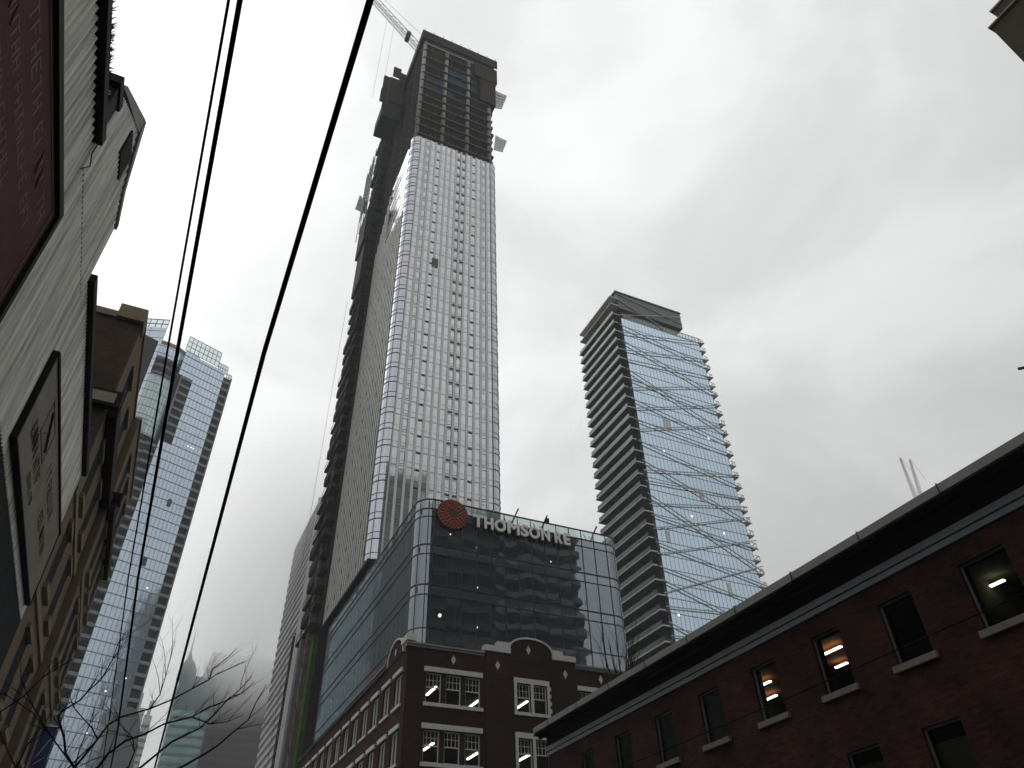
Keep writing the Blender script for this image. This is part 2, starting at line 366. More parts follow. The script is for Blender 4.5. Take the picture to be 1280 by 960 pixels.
box(X-.1, X+.16, 15.42, 25.0, 15.55, 15.8).build('gutter', M['darktrim'], g)
box(X-.1, X+.02, 11.37, 15.4, 14.98, 15.02).build('sheet_joint', M['corr2'], g)
wn_ = box(X-.02, X+.06, 12.88, 13.72, 17.52, 18.5).build('window', M['darktrim'], g)
MB().poly([(X+.065, 12.96, 17.6), (X+.065, 13.64, 17.6), (X+.065, 13.64, 18.42), (X+.065, 12.96, 18.42)]).build('pane', M['black'], wn_)
b_ = thing('rooftop_box', 'small dark louvred box with a round lamp on the roof by the gable', 'roof unit', (-4.15, 10.5, 15.87))
MB().box(-.35, .19, .3, .8, 0, 1.2).build('housing', M['darktrim'], b_)
MB().box(-.4, .23, .18, .92, 1.2, 1.46).build('hood', M['darktrim'], b_)
ring = MB(); ring.tube([(.0+.12*math.cos(a*math.pi/8), .27, .82+.9*.14*math.sin(a*math.pi/8)) for a in range(17)], .022); ring.build('lamp_ring', M['steel'], b_, True)
# weeds
wd = MB()
for k in range(420):
    y = random.choice([random.uniform(6.6, 8.0), random.uniform(8.2, 10.3), random.uniform(6.4, 7.2)])
    p = Vector((X+.14, y, 15.84)); h = random.uniform(.05, .18) * (1.9 if y < 7.3 else 1.1)
    q = p+Vector((random.uniform(-.04, .14), random.uniform(-.08, .08), h))
    wd.poly([p+Vector((0, -.02, 0)), p+Vector((0, .02, 0)), q])
tag(wd.build('gutter_weeds', M['weed']), 'spiky dark weeds growing along the near metal gutter', 'weeds'); bpy.data.objects['gutter_weeds']['kind'] = 'stuff'
# --- lettering helper
def text_mesh(txt, size, depth, bold=0.0):
    c = bpy.data.curves.new('txt', 'FONT'); c.body = txt; c.size = size; c.extrude = depth/2; c.offset = bold; c.align_x = 'LEFT'
    o = bpy.data.objects.new('txt', c); COL.objects.link(o); bpy.context.view_layer.update()
    me = bpy.data.meshes.new_from_object(o); bpy.data.objects.remove(o); bpy.data.curves.remove(c); return me
def put_text(name, txt, m, parent, origin, ux, uz, width=None, height=1, depth=.02, bold=0.0):
    me = text_mesh(txt, 1, depth, bold); ux = Vector(ux); uz = Vector(uz); nz = ux.cross(uz)
    xs = [v.co.x for v in me.vertices]; ys = [v.co.y for v in me.vertices]
    sx = (width/(max(xs)-min(xs))) if width else height/(max(ys)-min(ys)); sy = height/(max(ys)-min(ys)); mx_, my_ = min(xs), min(ys)
    for v in me.vertices: v.co = Vector(origin)+ux*(v.co.x-mx_)*sx+uz*(v.co.y-my_)*sy+nz*v.co.z
    me.name = name; me.materials.clear(); me.materials.append(m); o = bpy.data.objects.new(name, me); COL.objects.link(o); o.parent = parent; return o
# --- dark red board (letters too faded to read as words: drawn as worn strokes of two lines)
rs = thing('dark_red_sign', 'large dark red board with faded lettering framed in black on the near corrugated wall', 'sign', (0, 0, 0))
box(X+.05, X+.16, -6, 11.08, 8.4, 13.0).build('board', M['redboard'], rs)
fr = MB().box(X+.03, X+.24, -6.2, 11.08, 13.0, 13.2).box(X+.03, X+.24, 11.08, 11.22, 8.2, 13.2)
fr.build('frame', M['darktrim'], rs)
MB().box(X+.155, X+.175, -6, 10.9, 12.86, 12.89).box(X+.155, X+.175, 10.86, 10.89, 8.4, 12.84).build('inner_border', M['redletter'], rs)
def strokes(y0, y1, z0, z1, words):
    out = []; y = y0; rnd = random.Random(int(y0*10))
    for wlen in words:
        for k in range(wlen):
            lw = (z1-z0)*.62; t_ = lw*.2
            if y+lw > y1: return out
            mb = MB()
            st = rnd.choice(['E', 'H', 'L', 'T', 'I', 'N', 'F'])
            a = X+.158; b = X+.164
            if st in 'EHLNFI': mb.box(a, b, y, y+t_, z0, z1)
            if st in 'HN': mb.box(a, b, y+lw-t_, y+lw, z0, z1)
            if st in 'EFT': mb.box(a, b, y+t_*(1.02 if st != 'T' else 0), y+lw, z1-t_, z1)
            if st in 'EL': mb.box(a, b, y+t_*1.02, y+lw, z0, z0+t_)
            if st in 'EFH': mb.box(a, b, y+t_*1.02, y+lw-t_*1.02, (z0+z1-t_)/2, (z0+z1+t_)/2)
            if st == 'T': mb.box(a, b, y+lw/2-t_/2, y+lw/2+t_/2, z0, z1-t_*1.02)
            if st == 'N': mb.bar((X+.161, y+t_/2, z1), (X+.161, y+lw-t_/2, z0), .006, t_, (1, 0, 0))
            y += lw*1.28; out.append(mb)
        y += (z1-z0)*.55
    return out
many('letter', strokes(-5.5, 10.6, 12.12, 12.5, [6, 4, 9, 3, 7, 5, 8, 4, 8, 6]), M['redletter'], rs)
many('letter', strokes(-5.5, 10.4, 11.5, 11.8, [5, 8, 4, 7, 6, 4, 9, 6, 8, 7, 5]), M['redletter'], rs)
many('letter', strokes(-5.5, 9.0, 10.9, 11.2, [5, 8, 4, 7, 6, 4, 9, 6, 8, 7, 5]), M['redletter'], rs)
# --- beige board
bs = thing('beige_sign', 'dirty beige board with faded dark writing and a square emblem above the dark wall', 'sign', (0, 0, 0))
box(X+.05, X+.15, 15.45, 24.35, 10.85, 13.1).build('board', M['beige'], bs)
MB().box(X+.03, X+.19, 15.4, 24.5, 13.1, 13.19).box(X+.03, X+.17, 15.36, 15.42, 10.78, 13.19).box(X+.03, X+.17, 24.38, 24.42, 10.78, 13.1).box(X+.03, X+.17, 15.42, 24.38, 10.78, 10.83).build('frame', M['darktrim'], bs)
em = MB()
for a in ((0, 0, 1.5, .05), (0, .85, 1.5, .05), (0, 0, .05, .9), (1.45, 0, .05, .9)): em.box(X+.152, X+.16, 16.9+a[0], 16.9+a[0]+a[2], 12.0+a[1], 12.0+a[1]+a[3])
em.bar((X+.156, 17.2, 12.15), (X+.156, 18.1, 12.75), .008, .09, (1, 0, 0)).bar((X+.156, 17.2, 12.75), (X+.156, 18.1, 12.15), .008, .09, (1, 0, 0))
em.build('emblem', M['beigeink'], bs)
many('letter', strokes(16.2, 20.8, 11.5, 11.86, [9]) + strokes(20.6, 23.6, 11.62, 11.96, [3, 5]) + strokes(19.3, 23.2, 12.25, 12.6, [2, 7]) + strokes(17.6, 20.0, 11.15, 11.33, [6, 3]), M['beigeink'], bs)

# --- tan building (two stepped lengths)
def slot_window(parent, xf, y0, y1, z0, z1, hood=True):
    f = box(xf-.26, xf-.02, y0, y1, z0, z1).build('window', M['darkframe'], parent)
    MB().box(xf-.018, xf-.012, y0+.08, y1-.08, z0+.08, z1-.08).build('pane', M['sdark'], f)
    box(xf-.02, xf+.14, y0-.12, y1+.12, z0-.2, z0-.002).build('sill', M['tanlight'], f)
    if hood: box(xf-.02, xf+.11, y0-.1, y1+.1, z1+.002, z1+.16).build('hood', M['tanlight'], f)
tb = thing('tan_building', 'tan rendered building with a dark brown brick end wall beyond the corrugated ones', 'building', (0, 0, 0))
holes = [(y, y+1.35, z, z+2.1) for y in (26.3, 29.2) for z in (5.0, 8.7, 12.3, 15.6, 19.2)]
wall_x(-4.3, -4.0, 24.95, 31.9, 0, 22.85, holes).build('facade_wall', M['tan'], tb)
box(-20, -4.31, 24.95, 31.9, 0, 22.3).build('building_block', M['core'], tb)
box(-20, -4.012, 24.6, 24.94, 0, 22.3).build('end_wall', M['brownbrick'], tb)
MB().box(-20, -4.9, 24.5, 25.1, 22.3, 22.6).box(-4.9, -3.92, 24.4, 25.4, 22.3, 22.95).box(-4.5, -3.93, 25.4, 31.9, 22.855, 22.97).build('coping', M['tanlight'], tb)
for z in (11.5, 14.9): box(-4.0, -3.93, 25, 31.9, z, z+.25).build('string_course', M['tanlight'], tb)
for h in holes: slot_window(tb, -4.0, *h)
box(-3.99, -3.62, 24.96, 31.9, 18.05, 18.6).build('ledge_gutter', M['darktrim'], tb)
hb = box(-4.9, -3.6, 24.3, 24.58, 18.1, 18.75).build('hopper', M['darktrim'], tb)
box(-4.7, -3.8, 24.27, 24.298, 18.2, 18.62).build('hopper_base', M['beige'], hb)
t2 = thing('tan_annex', 'tan rendered building standing slightly forward at the far end of the left row', 'building', (0, 0, 0))
holes = [(y, y+1.35, z, z+2.1) for y in (33.0, 35.2, 37.4) for z in (5.0, 8.7, 12.3, 15.8, 19.3)]
wall_x(-4.0, -3.7, 31.92, 39.4, 0, 22.8, holes).build('facade_wall', M['tan'], t2)
box(-20, -4.01, 31.92, 39.4, 0, 22.3).build('building_block', M['core'], t2)
MB().box(-4.2, -3.62, 31.92, 39.45, 22.8, 22.92).build('coping', M['tanlight'], t2)
for z in (11.5, 14.9): box(-3.7, -3.64, 31.92, 39.4, z, z+.22).build('string_course', M['tanlight'], t2)
for h in holes: slot_window(t2, -3.7, *h)
box(-3.69, -3.4, 31.95, 39.3, 18.05, 18.5).build('ledge_gutter', M['darktrim'], t2)
box(-3.7, -3.3, 32.05, 32.6, 18.6, 19.0).build('hopper', M['darktrim'], t2)
sg = thing('blue_banner', 'small blue and white banner hanging from the far end of the tan building', 'banner', (0, 0, 0))
box(-3.66, -3.15, 37.2, 37.26, 9.2, 10.7).build('cloth', M['blue'], sg)
MB().bar((-3.55, 37.18, 9.6), (-3.25, 37.18, 10.3), .1, .02).bar((-3.58, 37.18, 9.3), (-3.25, 37.18, 9.6), .08, .02).build('white_mark', M['white'], sg)
MB().tube([(-3.7, 37.23, 10.72), (-3.1, 37.23, 10.72)], .03).build('bracket', M['darktrim'], sg)

# ================================================================== FAR LEFT GLASS TOWER
ANG = math.atan2(.3790, .9254)
sv = thing('curved_glass_tower', 'tall blue grey glass tower with lattice wind screens on its roof behind the left row', 'skyscraper', (-18.27, 211.21, 0), ANG)
FH = 3.1
def glazed(x0, x1, z0, z1, y, m, parent=sv, mul=1.15, name='curtain_wall', dx=0):
    box(x0, x1, y, y+.4, z0, z1).build(name, m, parent)
    g_ = MB(); k = 0; zz = math.ceil(z0/FH)*FH
    n = max(1, round((x1-x0)/mul))
    for i in range(n+1):
        xx = x0+(x1-x0)*i/n; g_.box(xx-.035, xx+.035, y-.07, y-.002, z0, z1)
    while zz < z1: g_.box(x0, x1, y-.10, y-.004, zz-.16, zz+.05); zz += FH
    g_.build('mullion_grid', M['softgrid'], parent)
glazed(4.75, 14.4, 0, 171.8, 0, M['sglass'])
glazed(.8, 4.74, 0, 136, .01, M['sglass'])
glazed(-.2, 4.74, 162.2, 172.6, .01, M['sglass'])
box(.8, 17.1, .45, 24, 0, 170).build('tower_block', M['sdark'], sv)
box(-14, .79, 1.9, 24, 0, 172).build('tower_block', M['sdark'], sv)
def loggias(x0, x1, z0, z1, y, depth=1.2):
    shp = []; z = math.ceil(z0/FH)*FH
    while z < z1:
        shp.append(MB().box(x0, x1, y, y+depth, z-.14, z+.14).box(x0, x1, y+.02, y+.06, z+.14, z+.75)); z += FH
    many('loggia_slab', shp, M['sslab'], sv)
loggias(14.42, 17.2, 3, 170, -.2, .62); loggias(1.3, 4.7, 136.5, 162, -.1, .5); loggias(-2.5, .78, 3, 135.5, .2, 1.65); loggias(-8.6, -2.52, 3, 141, .9, .95)
box(17.1, 17.35, -.25, 24, 0, 170.3).build('corner_fin', M['sslab'], sv)
box(.86, 1.28, -.05, 1.5, 136.02, 162.1).build('corner_fin', M['sslab'], sv)
# bay of pale green glass
bay = MB(); pts = []
for k in range(9):
    t = k/8; pts.append((-8.2+t*8.3, .6+1.0*math.sin(math.pi*t)*1.0 if False else 1.2-.9*math.sin(math.pi*t)))
def curved(pts, z0, z1, m, name='curved_glazing', lines=True, grid='mullion_grid'):
    a = MB()
    for (x, y), (x2, y2) in zip(pts, pts[1:]): a.quad((x, y, z0), (x2, y2, z0), (x2, y2, z1), (x, y, z1))
    a.build(name, m, sv)
    if lines:
        b = MB(); z = math.ceil(z0/FH)*FH
        while z < z1:
            for (x, y), (x2, y2) in zip(pts, pts[1:]): b.bar((x, y-.04, z), (x2, y2-.04, z), .07, .14)
            z += FH
        for (x, y) in pts: b.bar((x, y-.04, z0), (x, y-.04, z1), .07, .08)
        b.build(grid, M['greyframe'], sv)
curved(pts, 141.2, 158.5, M['sgreen']); curved(pts, 136, 141, M['sgreen'], name='lower_bay_glazing')
for z in (158.8, 161.9, 165.0):
    c = MB()
    for (x, y), (x2, y2) in zip(pts, pts[1:]): c.prism([(x, y-.5, z), (x2, y2-.5, z), (x2, y2+1, z), (x, y+1, z)], (0, 0, .3))
    c.build('bay_slab', M['sslab'], sv)
curved([(x, y+1.0) for x, y in pts], 158.6, 166, M['rdark'], name='bay_recess_glazing', lines=False)
curved(pts, 166.1, 171.2, M['sglass'], name='upper_bay_glazing')
c = MB()
for (x, y), (x2, y2) in zip(pts, pts[1:]): c.prism([(x, y-.2, 171.2), (x2, y2-.2, 171.2), (x2, y2+3, 171.2), (x, y+3, 171.2)], (0, 0, 1.3))
c.build('bay_cornice', M['tanlight'], sv)
# left facet runs back to the left
lf = [(-8.2, 1.2), (-12, 4.4), (-18, 9.6), (-26, 16)]
curved([(x, y) for x, y in reversed(lf)], 136, 178.2, M['sglass'], name='left_curtain_wall')
c = MB(); z = 6
while z < 135:
    for (x, y), (x2, y2) in zip(lf, lf[1:]): c.bar((x, y-.3, z), (x2, y2-.3, z), 1.0, .3)
    z += FH
c.build('left_balcony_bands', M['sslab'], sv)
MB().prism([(-8.2, 2.2, 0), (-26, 17, 0), (-20, 30, 0), (-2, 24, 0)], (0, 0, 178)).build('left_block', M['sdark'], sv)
def screen(a, b, z0, z1, nx, nz, name='wind_screen'):
    m_ = MB(); a = Vector(a); b = Vector(b)
    for i in range(nx+1):
        p = a.lerp(b, i/nx); m_.bar((p.x, p.y, z0), (p.x, p.y, z1), .16, .16)
    for j in range(nz+1):
        z = z0+(z1-z0)*j/nz; m_.bar((a.x, a.y, z), (b.x, b.y, z), .14, .14)
    o = m_.build(name, M['greyframe'], sv)
    q = MB(); q.quad((a.x, a.y+.1, z0), (b.x, b.y+.1, z0), (b.x, b.y+.1, z1), (a.x, a.y+.1, z1)); q.build('screen_glass', M['trpar'], o)
screen((-.6, 0), (11.5, 0), 172.4, 178.8, 8, 3); screen((11.7, .3), (15.2, .3), 171.3, 174.6, 4, 2); screen((15.3, .3), (17.1, .3), 170.2, 171.8, 2, 1)
screen((-8.2, 1.4), (-22, 13), 178.1, 182.2, 9, 2)
c = MB()
for k in range(14): c.box(4.9+random.uniform(0, 9), 0, 0, 0, 0, 0) if False else None
lt = MB()
for (t, z) in ((9.5, 137), (10.6, 137), (11.4, 137), (10.5, 90), (8.2, 62), (12.1, 66), (6.9, 52)): lt.box(t, t+.35, -.12, -.1, z+.8, z+1.1)
lt.build('lit_window', M['farlamp'], sv)
for (t, z) in ((8.9, 116.2), (7.2, 96.6)):
    MB().box(t, t+1.1, -.3, -.11, z, z+2.3).build('open_window', M['darkframe'], sv)

# ================================================================== FAR TOWERS
gt = thing('teal_tower', 'hazy teal glass tower with a domed corner spire low in the distance', 'skyscraper', (0, 400, 0))
box(11.2, 27.6, 0, 26, 0, 126.5).build('glass_shaft', M['teal'], gt)
bn = MB()
for k in range(31): bn.box(11.1, 27.7, -.25, 26.1, 3+k*4, 4.3+k*4)
bn.build('floor_bands', M['tealband'], gt)
MB().prism([(11.1, -.3, 112), (27.7, -.3, 112), (27.7, 26.2, 112), (11.1, 26.2, 112)], (0, 0, 15)).build('crown', M['tealband'], gt)
dm = MB(); dm.tube([(13.6, 5, 126), (13.6, 5, 131), (13.4, 5, 134), (13.1, 5, 136.5), (12.8, 5, 140)], [4.4, 4.2, 3.0, 1.3, .5], 14); dm.build('dome', M['tealband'], gt, True)
MB().tube([(12.8, 5, 139.5), (12.8, 5, 152)], [.4, .15], 6).build('spire', M['steel'], gt)
bt = thing('brown_granite_tower', 'wide red brown tower dissolving into low cloud in the distance', 'skyscraper', (0, 430, 0))
MB().box(24.5, 60, 0, 40, 0, 150).box(24.8, 30, -1, 0, 0, 140).build('granite_shaft', M['brownstone'], bt)
many('window_band', [MB().box(30.2, 59.8, -.1, 0, 5+k*3.9, 6.6+k*3.9).box(25.2, 29.7, -1.1, -1, 5+k*3.9, 6.6+k*3.9) for k in range(36)], M['sdark'], bt)
st = thing('pale_striped_tower', 'pale tower with slanting balcony lines beside the hoist fading into cloud', 'skyscraper', (0, 230, 0))
box(36.4, 41.4, 0, 40, 0, 138).build('tower_block', M['stripegrey'], st)
sb_ = []
for k in range(45): sb_.append(MB().box(36.1, 36.4, -.2, 40, 3+k*3, 4.3+k*3))
many('balcony_band', sb_, M['stripe'], st)
box(35.8, 36.9, -.6, -.1, 0, 138).build('corner_pier', M['stripe'], st)
MB().box(40.4, 41.7, -.8, 3, 0, 138).build('corner_pier', M['stripe'], st)
jj = MB()
for k in range(45): jj.box(41.7, 42.4, -1.0, 2, 3+k*3, 3.9+k*3)
jj.build('corner_balconies', M['stripe'], st)
sh_ = []
for k in range(26): z = random.uniform(45, 130); x = random.uniform(37.2, 39.9); sh_.append(box(x, x+.3, -.08, -.02, z, z+.35))
many('lit_window', sh_, M['farlamp'], st)
for i, (x0, x1, z1, lab) in enumerate(((-7, -1, 143, 'slim pale far tower with a step, just right of the curved glass tower'), (-.5, 4, 139, 'low flat pale tower far off, right of the slim stepped one'))):
    ft = thing('distant_tower', lab, 'skyscraper', (0, 520, 0), group='faint towers far down the street')
    MB().box(x0, x1, 0, 20, 0, z1).box(x0+1, x0+3, 2, 10, z1, z1+9).build('shaft', M['stripe'], ft)
    b2 = MB()
    for k in range(33): b2.box(x0-.1, x1+.1, -.2, 0, 4+k*4, 5.6+k*4)
    b2.build('floor_bands', M['midgrey'], ft)
lb = thing('small_brown_building', 'dark low building with a rounded gable seen through the bare branches', 'building', (0, 140, 0))
MB().box(-4.4, .2, 0, 18, 0, 34.2).build('brick_block', M['midgrey'], lb)
gp = [(-5.0, -.4, 30)] + [(-2.6+2.5*math.cos(a), -.4, 35.2+4.4*math.sin(a)) for a in [math.pi*(1-k/14) for k in range(15)]] + [(.4, -.4, 30)]
MB().prism(gp, (0, .38, 0)).build('gable_front', M['sslab'], lb)

# ================================================================== MAIN TOWER UNDER CONSTRUCTION
TX0, TX1, TY = 20.2, 39.3, 84.0
tw = thing('unfinished_tower', 'tallest tower, pale panelled facade below bare dark concrete floors at its top', 'skyscraper', (TX0, TY, 0)); tw.location = (0, 0, 0)
FZ = 2.93; Z0 = 44.5; NF = 33; ZT = Z0+NF*FZ
box(TX0+1, TX1-1, TY+1.2, 118, 0, ZT-1).build('inner_block', M['core'], tw)
box(TX0+1.7, TX1-1.7, TY+.12, TY+.5, Z0, ZT).build('front_glazing', M['tglass'], tw)
# rounded corners
def quarter(cx, cy, r, a0, a1, z0, z1, n=8):
    mb = MB(); P_ = [(cx+r*math.cos(a0+(a1-a0)*k/n), cy+r*math.sin(a0+(a1-a0)*k/n)) for k in range(n+1)]
    for (x, y), (x2, y2) in zip(P_, P_[1:]): mb.quad((x, y, z0), (x2, y2, z0), (x2, y2, z1), (x, y, z1))
    return mb, P_
for cx, a0, a1 in ((TX0+1.6, math.pi, 1.5*math.pi), (TX1-1.6, 1.5*math.pi, 2*math.pi)):
    q, P_ = quarter(cx, TY+1.6, 1.6, a0, a1, Z0, ZT); q.build('corner_glazing', M['tcorner'], tw, True)
    r_ = MB()
    for k in range(NF+1):
        for zz, ww in ((Z0+k*FZ, .13), (Z0+k*FZ+.95, .06)):
            if zz > ZT: continue
            for (x, y), (x2, y2) in zip(P_, P_[1:]):
                v1 = Vector((x-cx, y-TY-1.6, 0)).normalized()*.03; r_.bar((x+v1.x, y+v1.y, zz), (x2+v1.x, y2+v1.y, zz), .05, ww)
    for k in (0, 4, 8):
        x, y = P_[k]; r_.bar((x, y-.01, Z0), (x, y-.01, ZT), .09, .07)
    r_.build('corner_rails', M['tline'], tw)
NB = 14; PX = 21.9; BW = 1.143
fins = []
for k in range(NB+1):
    x = PX+k*BW; zb = Z0 - (0, 0, 2.5, 3, 4, 5, 0, 0, 0, 0, 0, 0, 0, 0, 0)[k]
    fins.append(box(x-.19, x+.19, TY+.02, TY+.3, zb, ZT))
many('vertical_fin', fins, M['fin'], tw)
jn = MB()
for k in range(NF+1): jn.box(TX0+1.7, TX1-1.7, TY+.09, TY+.118, Z0+k*FZ-.045, Z0+k*FZ+.045)
for k in range(NF): jn.box(TX0+1.7, TX1-1.7, TY+.10, TY+.117, Z0+k*FZ+.93, Z0+k*FZ+.97)
for k in range(NB): jn.box(PX+(k+.5)*BW+.38-.012, PX+(k+.5)*BW+.38+.012, TY+.10, TY+.118, Z0, ZT)
jn.build('panel_joints', M['tline'], tw)
sp = []
for k in range(NF):
    for b in (3, 7, 8, 10):
        if b == 10 and k % 9 == 8: continue
        x = PX+b*BW; sp.append(box(x+.26, x+.90, TY+.06, TY+.115, Z0+k*FZ+2.6, Z0+k*FZ+2.80))
sp.sort(key=lambda s: s.v[0][2]); many('open_vent', sp, M['black'], tw)
ow = []
for k in range(NF):
    for b in (1, 7, 8, 12):
        x = PX+b*BW; z = Z0+k*FZ+.35; m_ = MB()
        m_.box(x+.22, x+.24, TY+.09, TY+.117, z, z+2.05).box(x+.89, x+.935, TY+.07, TY+.116, z, z+2.05).box(x+.25, x+.88, TY+.07, TY+.116, z, z+.05).box(x+.25, x+.88, TY+.07, TY+.116, z+2.0, z+2.05)
        ow.append(m_)
ow.sort(key=lambda s: s.v[0][2]); many('casement_frame', ow, M['tline'], tw)
box(26.1, 27.2, TY-.02, TY+.08, 102.2, 104.5).build('missing_panel', M['midgrey'], tw)
# side face: fins over glass, stepped at the top
SY1 = 107.4
def clad_top(y): return ZT-1 if y < 99.5 else ZT-1-(y-99.5)*1.5
box(TX0+.25, TX0+.7, TY+1.65, SY1, 119.0, ZT-13).build('side_glazing', M['tglass'], tw)
box(TX0+.25, TX0+.7, TY+1.65, SY1, Z0, 118.98).build('side_strip_glazing', M['tside'], tw)  # darker glass colour here, so the bright sky reflection ends at the split
MB().prism([(TX0+.25, TY+1.65, ZT-12.99), (TX0+.25, TY+1.65, ZT), (TX0+.25, 99.5, ZT), (TX0+.25, SY1, ZT-12.99)], (.45, 0, 0)).build('upper_side_glazing', M['tglass'], tw)
sf = []
ny = 17; py = (SY1-TY-2.0)/ny
for k in range(ny+1):
    y = TY+2.0+k*py
    # fins stop short so bare mirror glass shapes the jagged sky reflection
    top = 118.2+.35*k+(k % 2)*.5 if y < 99 else clad_top(y)-.2
    sf.append(box(TX0+.13, TX0+.24, y-.1, y+.2, Z0, top))
many('side_fin', sf, M['finside'], tw)
js = MB()
for k in range(NF+1):
    z = Z0+k*FZ
    if z < ZT-13: js.box(TX0+.2, TX0+.248, TY+1.7, SY1, z-.05, z+.05)
    elif z < ZT: js.box(TX0+.2, TX0+.248, TY+1.7, min(SY1, 99.5+(ZT-z)/13*(SY1-99.5)), z-.05, z+.05)
js.build('side_joints', M['tline'], tw)
sp = []
for k in range(25):
    for i in range(0, ny, 3):
        y = TY+2.0+(i+.5+(k % 2)*.9)*py
        if y < SY1-1: sp.append(box(TX0+.19, TX0+.245, y-.1, y+.5, Z0+k*FZ+1.7, Z0+k*FZ+2.5))
many('side_vent', sp, M['black'], tw)
# recessed transfer level
for y in (86, 91.5, 97, 102.5): box(TX0+.9, TX0+1.9, y, y+1.2, 0, Z0-.05).build('transfer_column', M['concrete'], tw)
for x in (25.5, 31, 36.5): box(x, x+1, TY+1, TY+1.19, 0, Z0-.05).build('transfer_column', M['concrete'], tw)
box(TX0+.1, TX1-.1, TY+.1, 118, Z0-.5, Z0-.02).build('soffit', M['black'], tw)
# bare floors above the cladding
ZS = [142.6, 145.8, 148.9, 152.0, 155.2, 158.3, 161.6, 165.0, 168.5, 172.1, 175.7, 179.5, 183.3]
def rr(x0, x1, y0, y1, r=1.3, n=5):
    P_ = []
    for cx, cy, a in ((x0+r, y0+r, math.pi), (x1-r, y0+r, 1.5*math.pi)):
        for k in range(n+1): P_.append((cx+r*math.cos(a+math.pi/2*k/n), cy+r*math.sin(a+math.pi/2*k/n)))
    return P_+[(x1, y1), (x0, y1)]
for z in ZS:
    o = MB().prism([(x, y, z) for x, y in rr(20.3, 38.6, TY+.1, 117.5)], (0, 0, .28)).build('floor_slab', M['slabedge'], tw)
for x in (21.0, 26.7, 32.5, 37.9):
    cm = MB(); cm.tube([(x, TY+.95, ZT-3), (x, TY+.95, 184.4)], .47, 14); cm.build('column', M['concrete'], tw, True)
for y in (90, 96, 102, 108, 114): box(20.5, 21.2, y, y+.7, ZT-20, 183.5).build('column', M['slabedge'], tw)
MB().box(24.5, 35.5, TY+5.5, 112, ZT-3, 186).box(22.6, 24.4, TY+9, 110, ZT-3, 184).build('core_wall', M['core'], tw)
pr = []
for i, z in enumerate(ZS[:-1]):
    for x in [22.6+1.35*k for k in range(11)]:
        if random.random() < .45: x += random.uniform(-.4, .4); pr.append(MB().tube([(x, TY+1.3, z+.28), (x, TY+1.3, ZS[i+1])], .06, 5))
many('shoring_post', pr, M['concrete'], tw)
rl_ = MB()
for i, z in enumerate(ZS[:-1]): rl_.bar((20.6, TY+.2, z+1.2), (38.3, TY+.2, z+1.2), .04).bar((20.4, TY+1, z+1.2), (20.4, 117, z+1.2), .05)
rl_.build('edge_guard_cable', M['slabedge'], tw)
wl = MB()
for (x, z) in ((27.9, 149.0), (33.2, 146.0), (28.4, 165.2)): wl.box(x, x+3.0, TY+1.2, TY+1.5, z+1.5, z+2.0)
wl.build('stacked_timber', M['concrete'], tw)
for (a, b, c, d) in ((27.3, 32.0, 168.8, 175.6), (21.7, 26.2, 161.9, 168.4), (27.3, 29.2, 161.9, 165), (33.2, 34.6, 169, 175)):
    n_ = MB(); nx = 8
    for i in range(nx):
        for j in range(6):
            f = lambda i, j: (a+(b-a)*i/nx, TY+.62+.09*math.sin(i*2.1+j*.7), c+(d-c)*j/6)
            n_.quad(f(i, j), f(i+1, j), f(i+1, j+1), f(i, j+1))
    n_.build('blue_tarpaulin', M['net'], tw, True)
MB().box(33.6, 39.6, TY-.5, TY+3.5, 175.8, 182.4).box(35.2, 39.2, TY-.3, TY+2.5, 165.5, 175.7).build('protection_screen', M['formbrown'], tw)
MB().box(19.9, 39.8, TY-.35, TY-.1, 183.9, 187.6).box(19.65, 19.88, TY-.35, 117, 183.9, 187.6).box(19.9, 39.8, TY-.1, 117, 187.2, 187.4).build('climbing_formwork', M['form'], tw)
box(20.6, 39.0, TY-.08, TY+.09, 181.8, 182.3).build('edge_beam', M['concrete'], tw)
ps = MB()
for k in range(9): x = 20.2+k*2.4; ps.box(x, x+.09, TY-.3, TY-.2, 187.6, 188.7)
for k in range(8): y = 88+k*3.5; ps.box(19.7, 19.79, y, y+.09, 187.6, 188.5)
ps.build('guard_post', M['form'], tw)
# unclad side strip: slabs, rails, screens sticking out
fl = []
z = Z0
while z < 183:
    j = random.uniform(-.25, .3)
    m_ = MB().box(18.6+j, 20.2, 107.6, 117.6, z, z+.32)
    m_.box(18.6+j, 18.66+j, 107.8, 117.6, z+1.3, z+1.38)
    for y in (108, 111, 114, 117.4): m_.box(18.6+j, 18.68+j, y, y+.08, z+.32, z+1.3)
    if random.random() < .55: m_.box(18.55+j, 18.6+j, 112, 117.5, z+.3, z+1.6)
    fl.append(m_); z += FZ
many('hoist_landing', fl, M['form'], tw)
box(20.0, 21.2, 107.5, 117.8, 0, 183).build('dark_side_wall', M['form'], tw)
hm = MB()
hm.box(18.9, 19.9, 110.4, 111.5, 0, 124)
hm.build('hoist_mast', M['hoist'], tw)
br_ = MB()
for k in range(42): br_.bar((18.85, 110.4, 1+k*2.93), (18.85, 111.5, 2.4+k*2.93), .1)
br_.build('mast_bracing', M['form'], tw)
MB().box(19.5, 20.0, 108.2, 110.2, 0, Z0-1).build('green_wrap', M['green'], tw)
MB().box(18.2, 19.3, 111.7, 113.2, 0, Z0+1).build('green_wrap', M['green'], tw) if False else None
lad = MB()
for k in range(30):
    z = 1+k*1.5; lad.bar((17.9, 115.6, z), (17.9, 117.0, z+1.5), .09).bar((17.9, 115.6, z), (17.9, 117.0, z), .09).bar((17.9, 115.6, z+1.5), (17.9, 117, z), .07)
lad.bar((17.9, 115.6, 0), (17.9, 115.6, 46), .16).bar((17.9, 117, 0), (17.9, 117, 46), .16)
lad.build('hoist_ladder_mast', M['form'], tw)
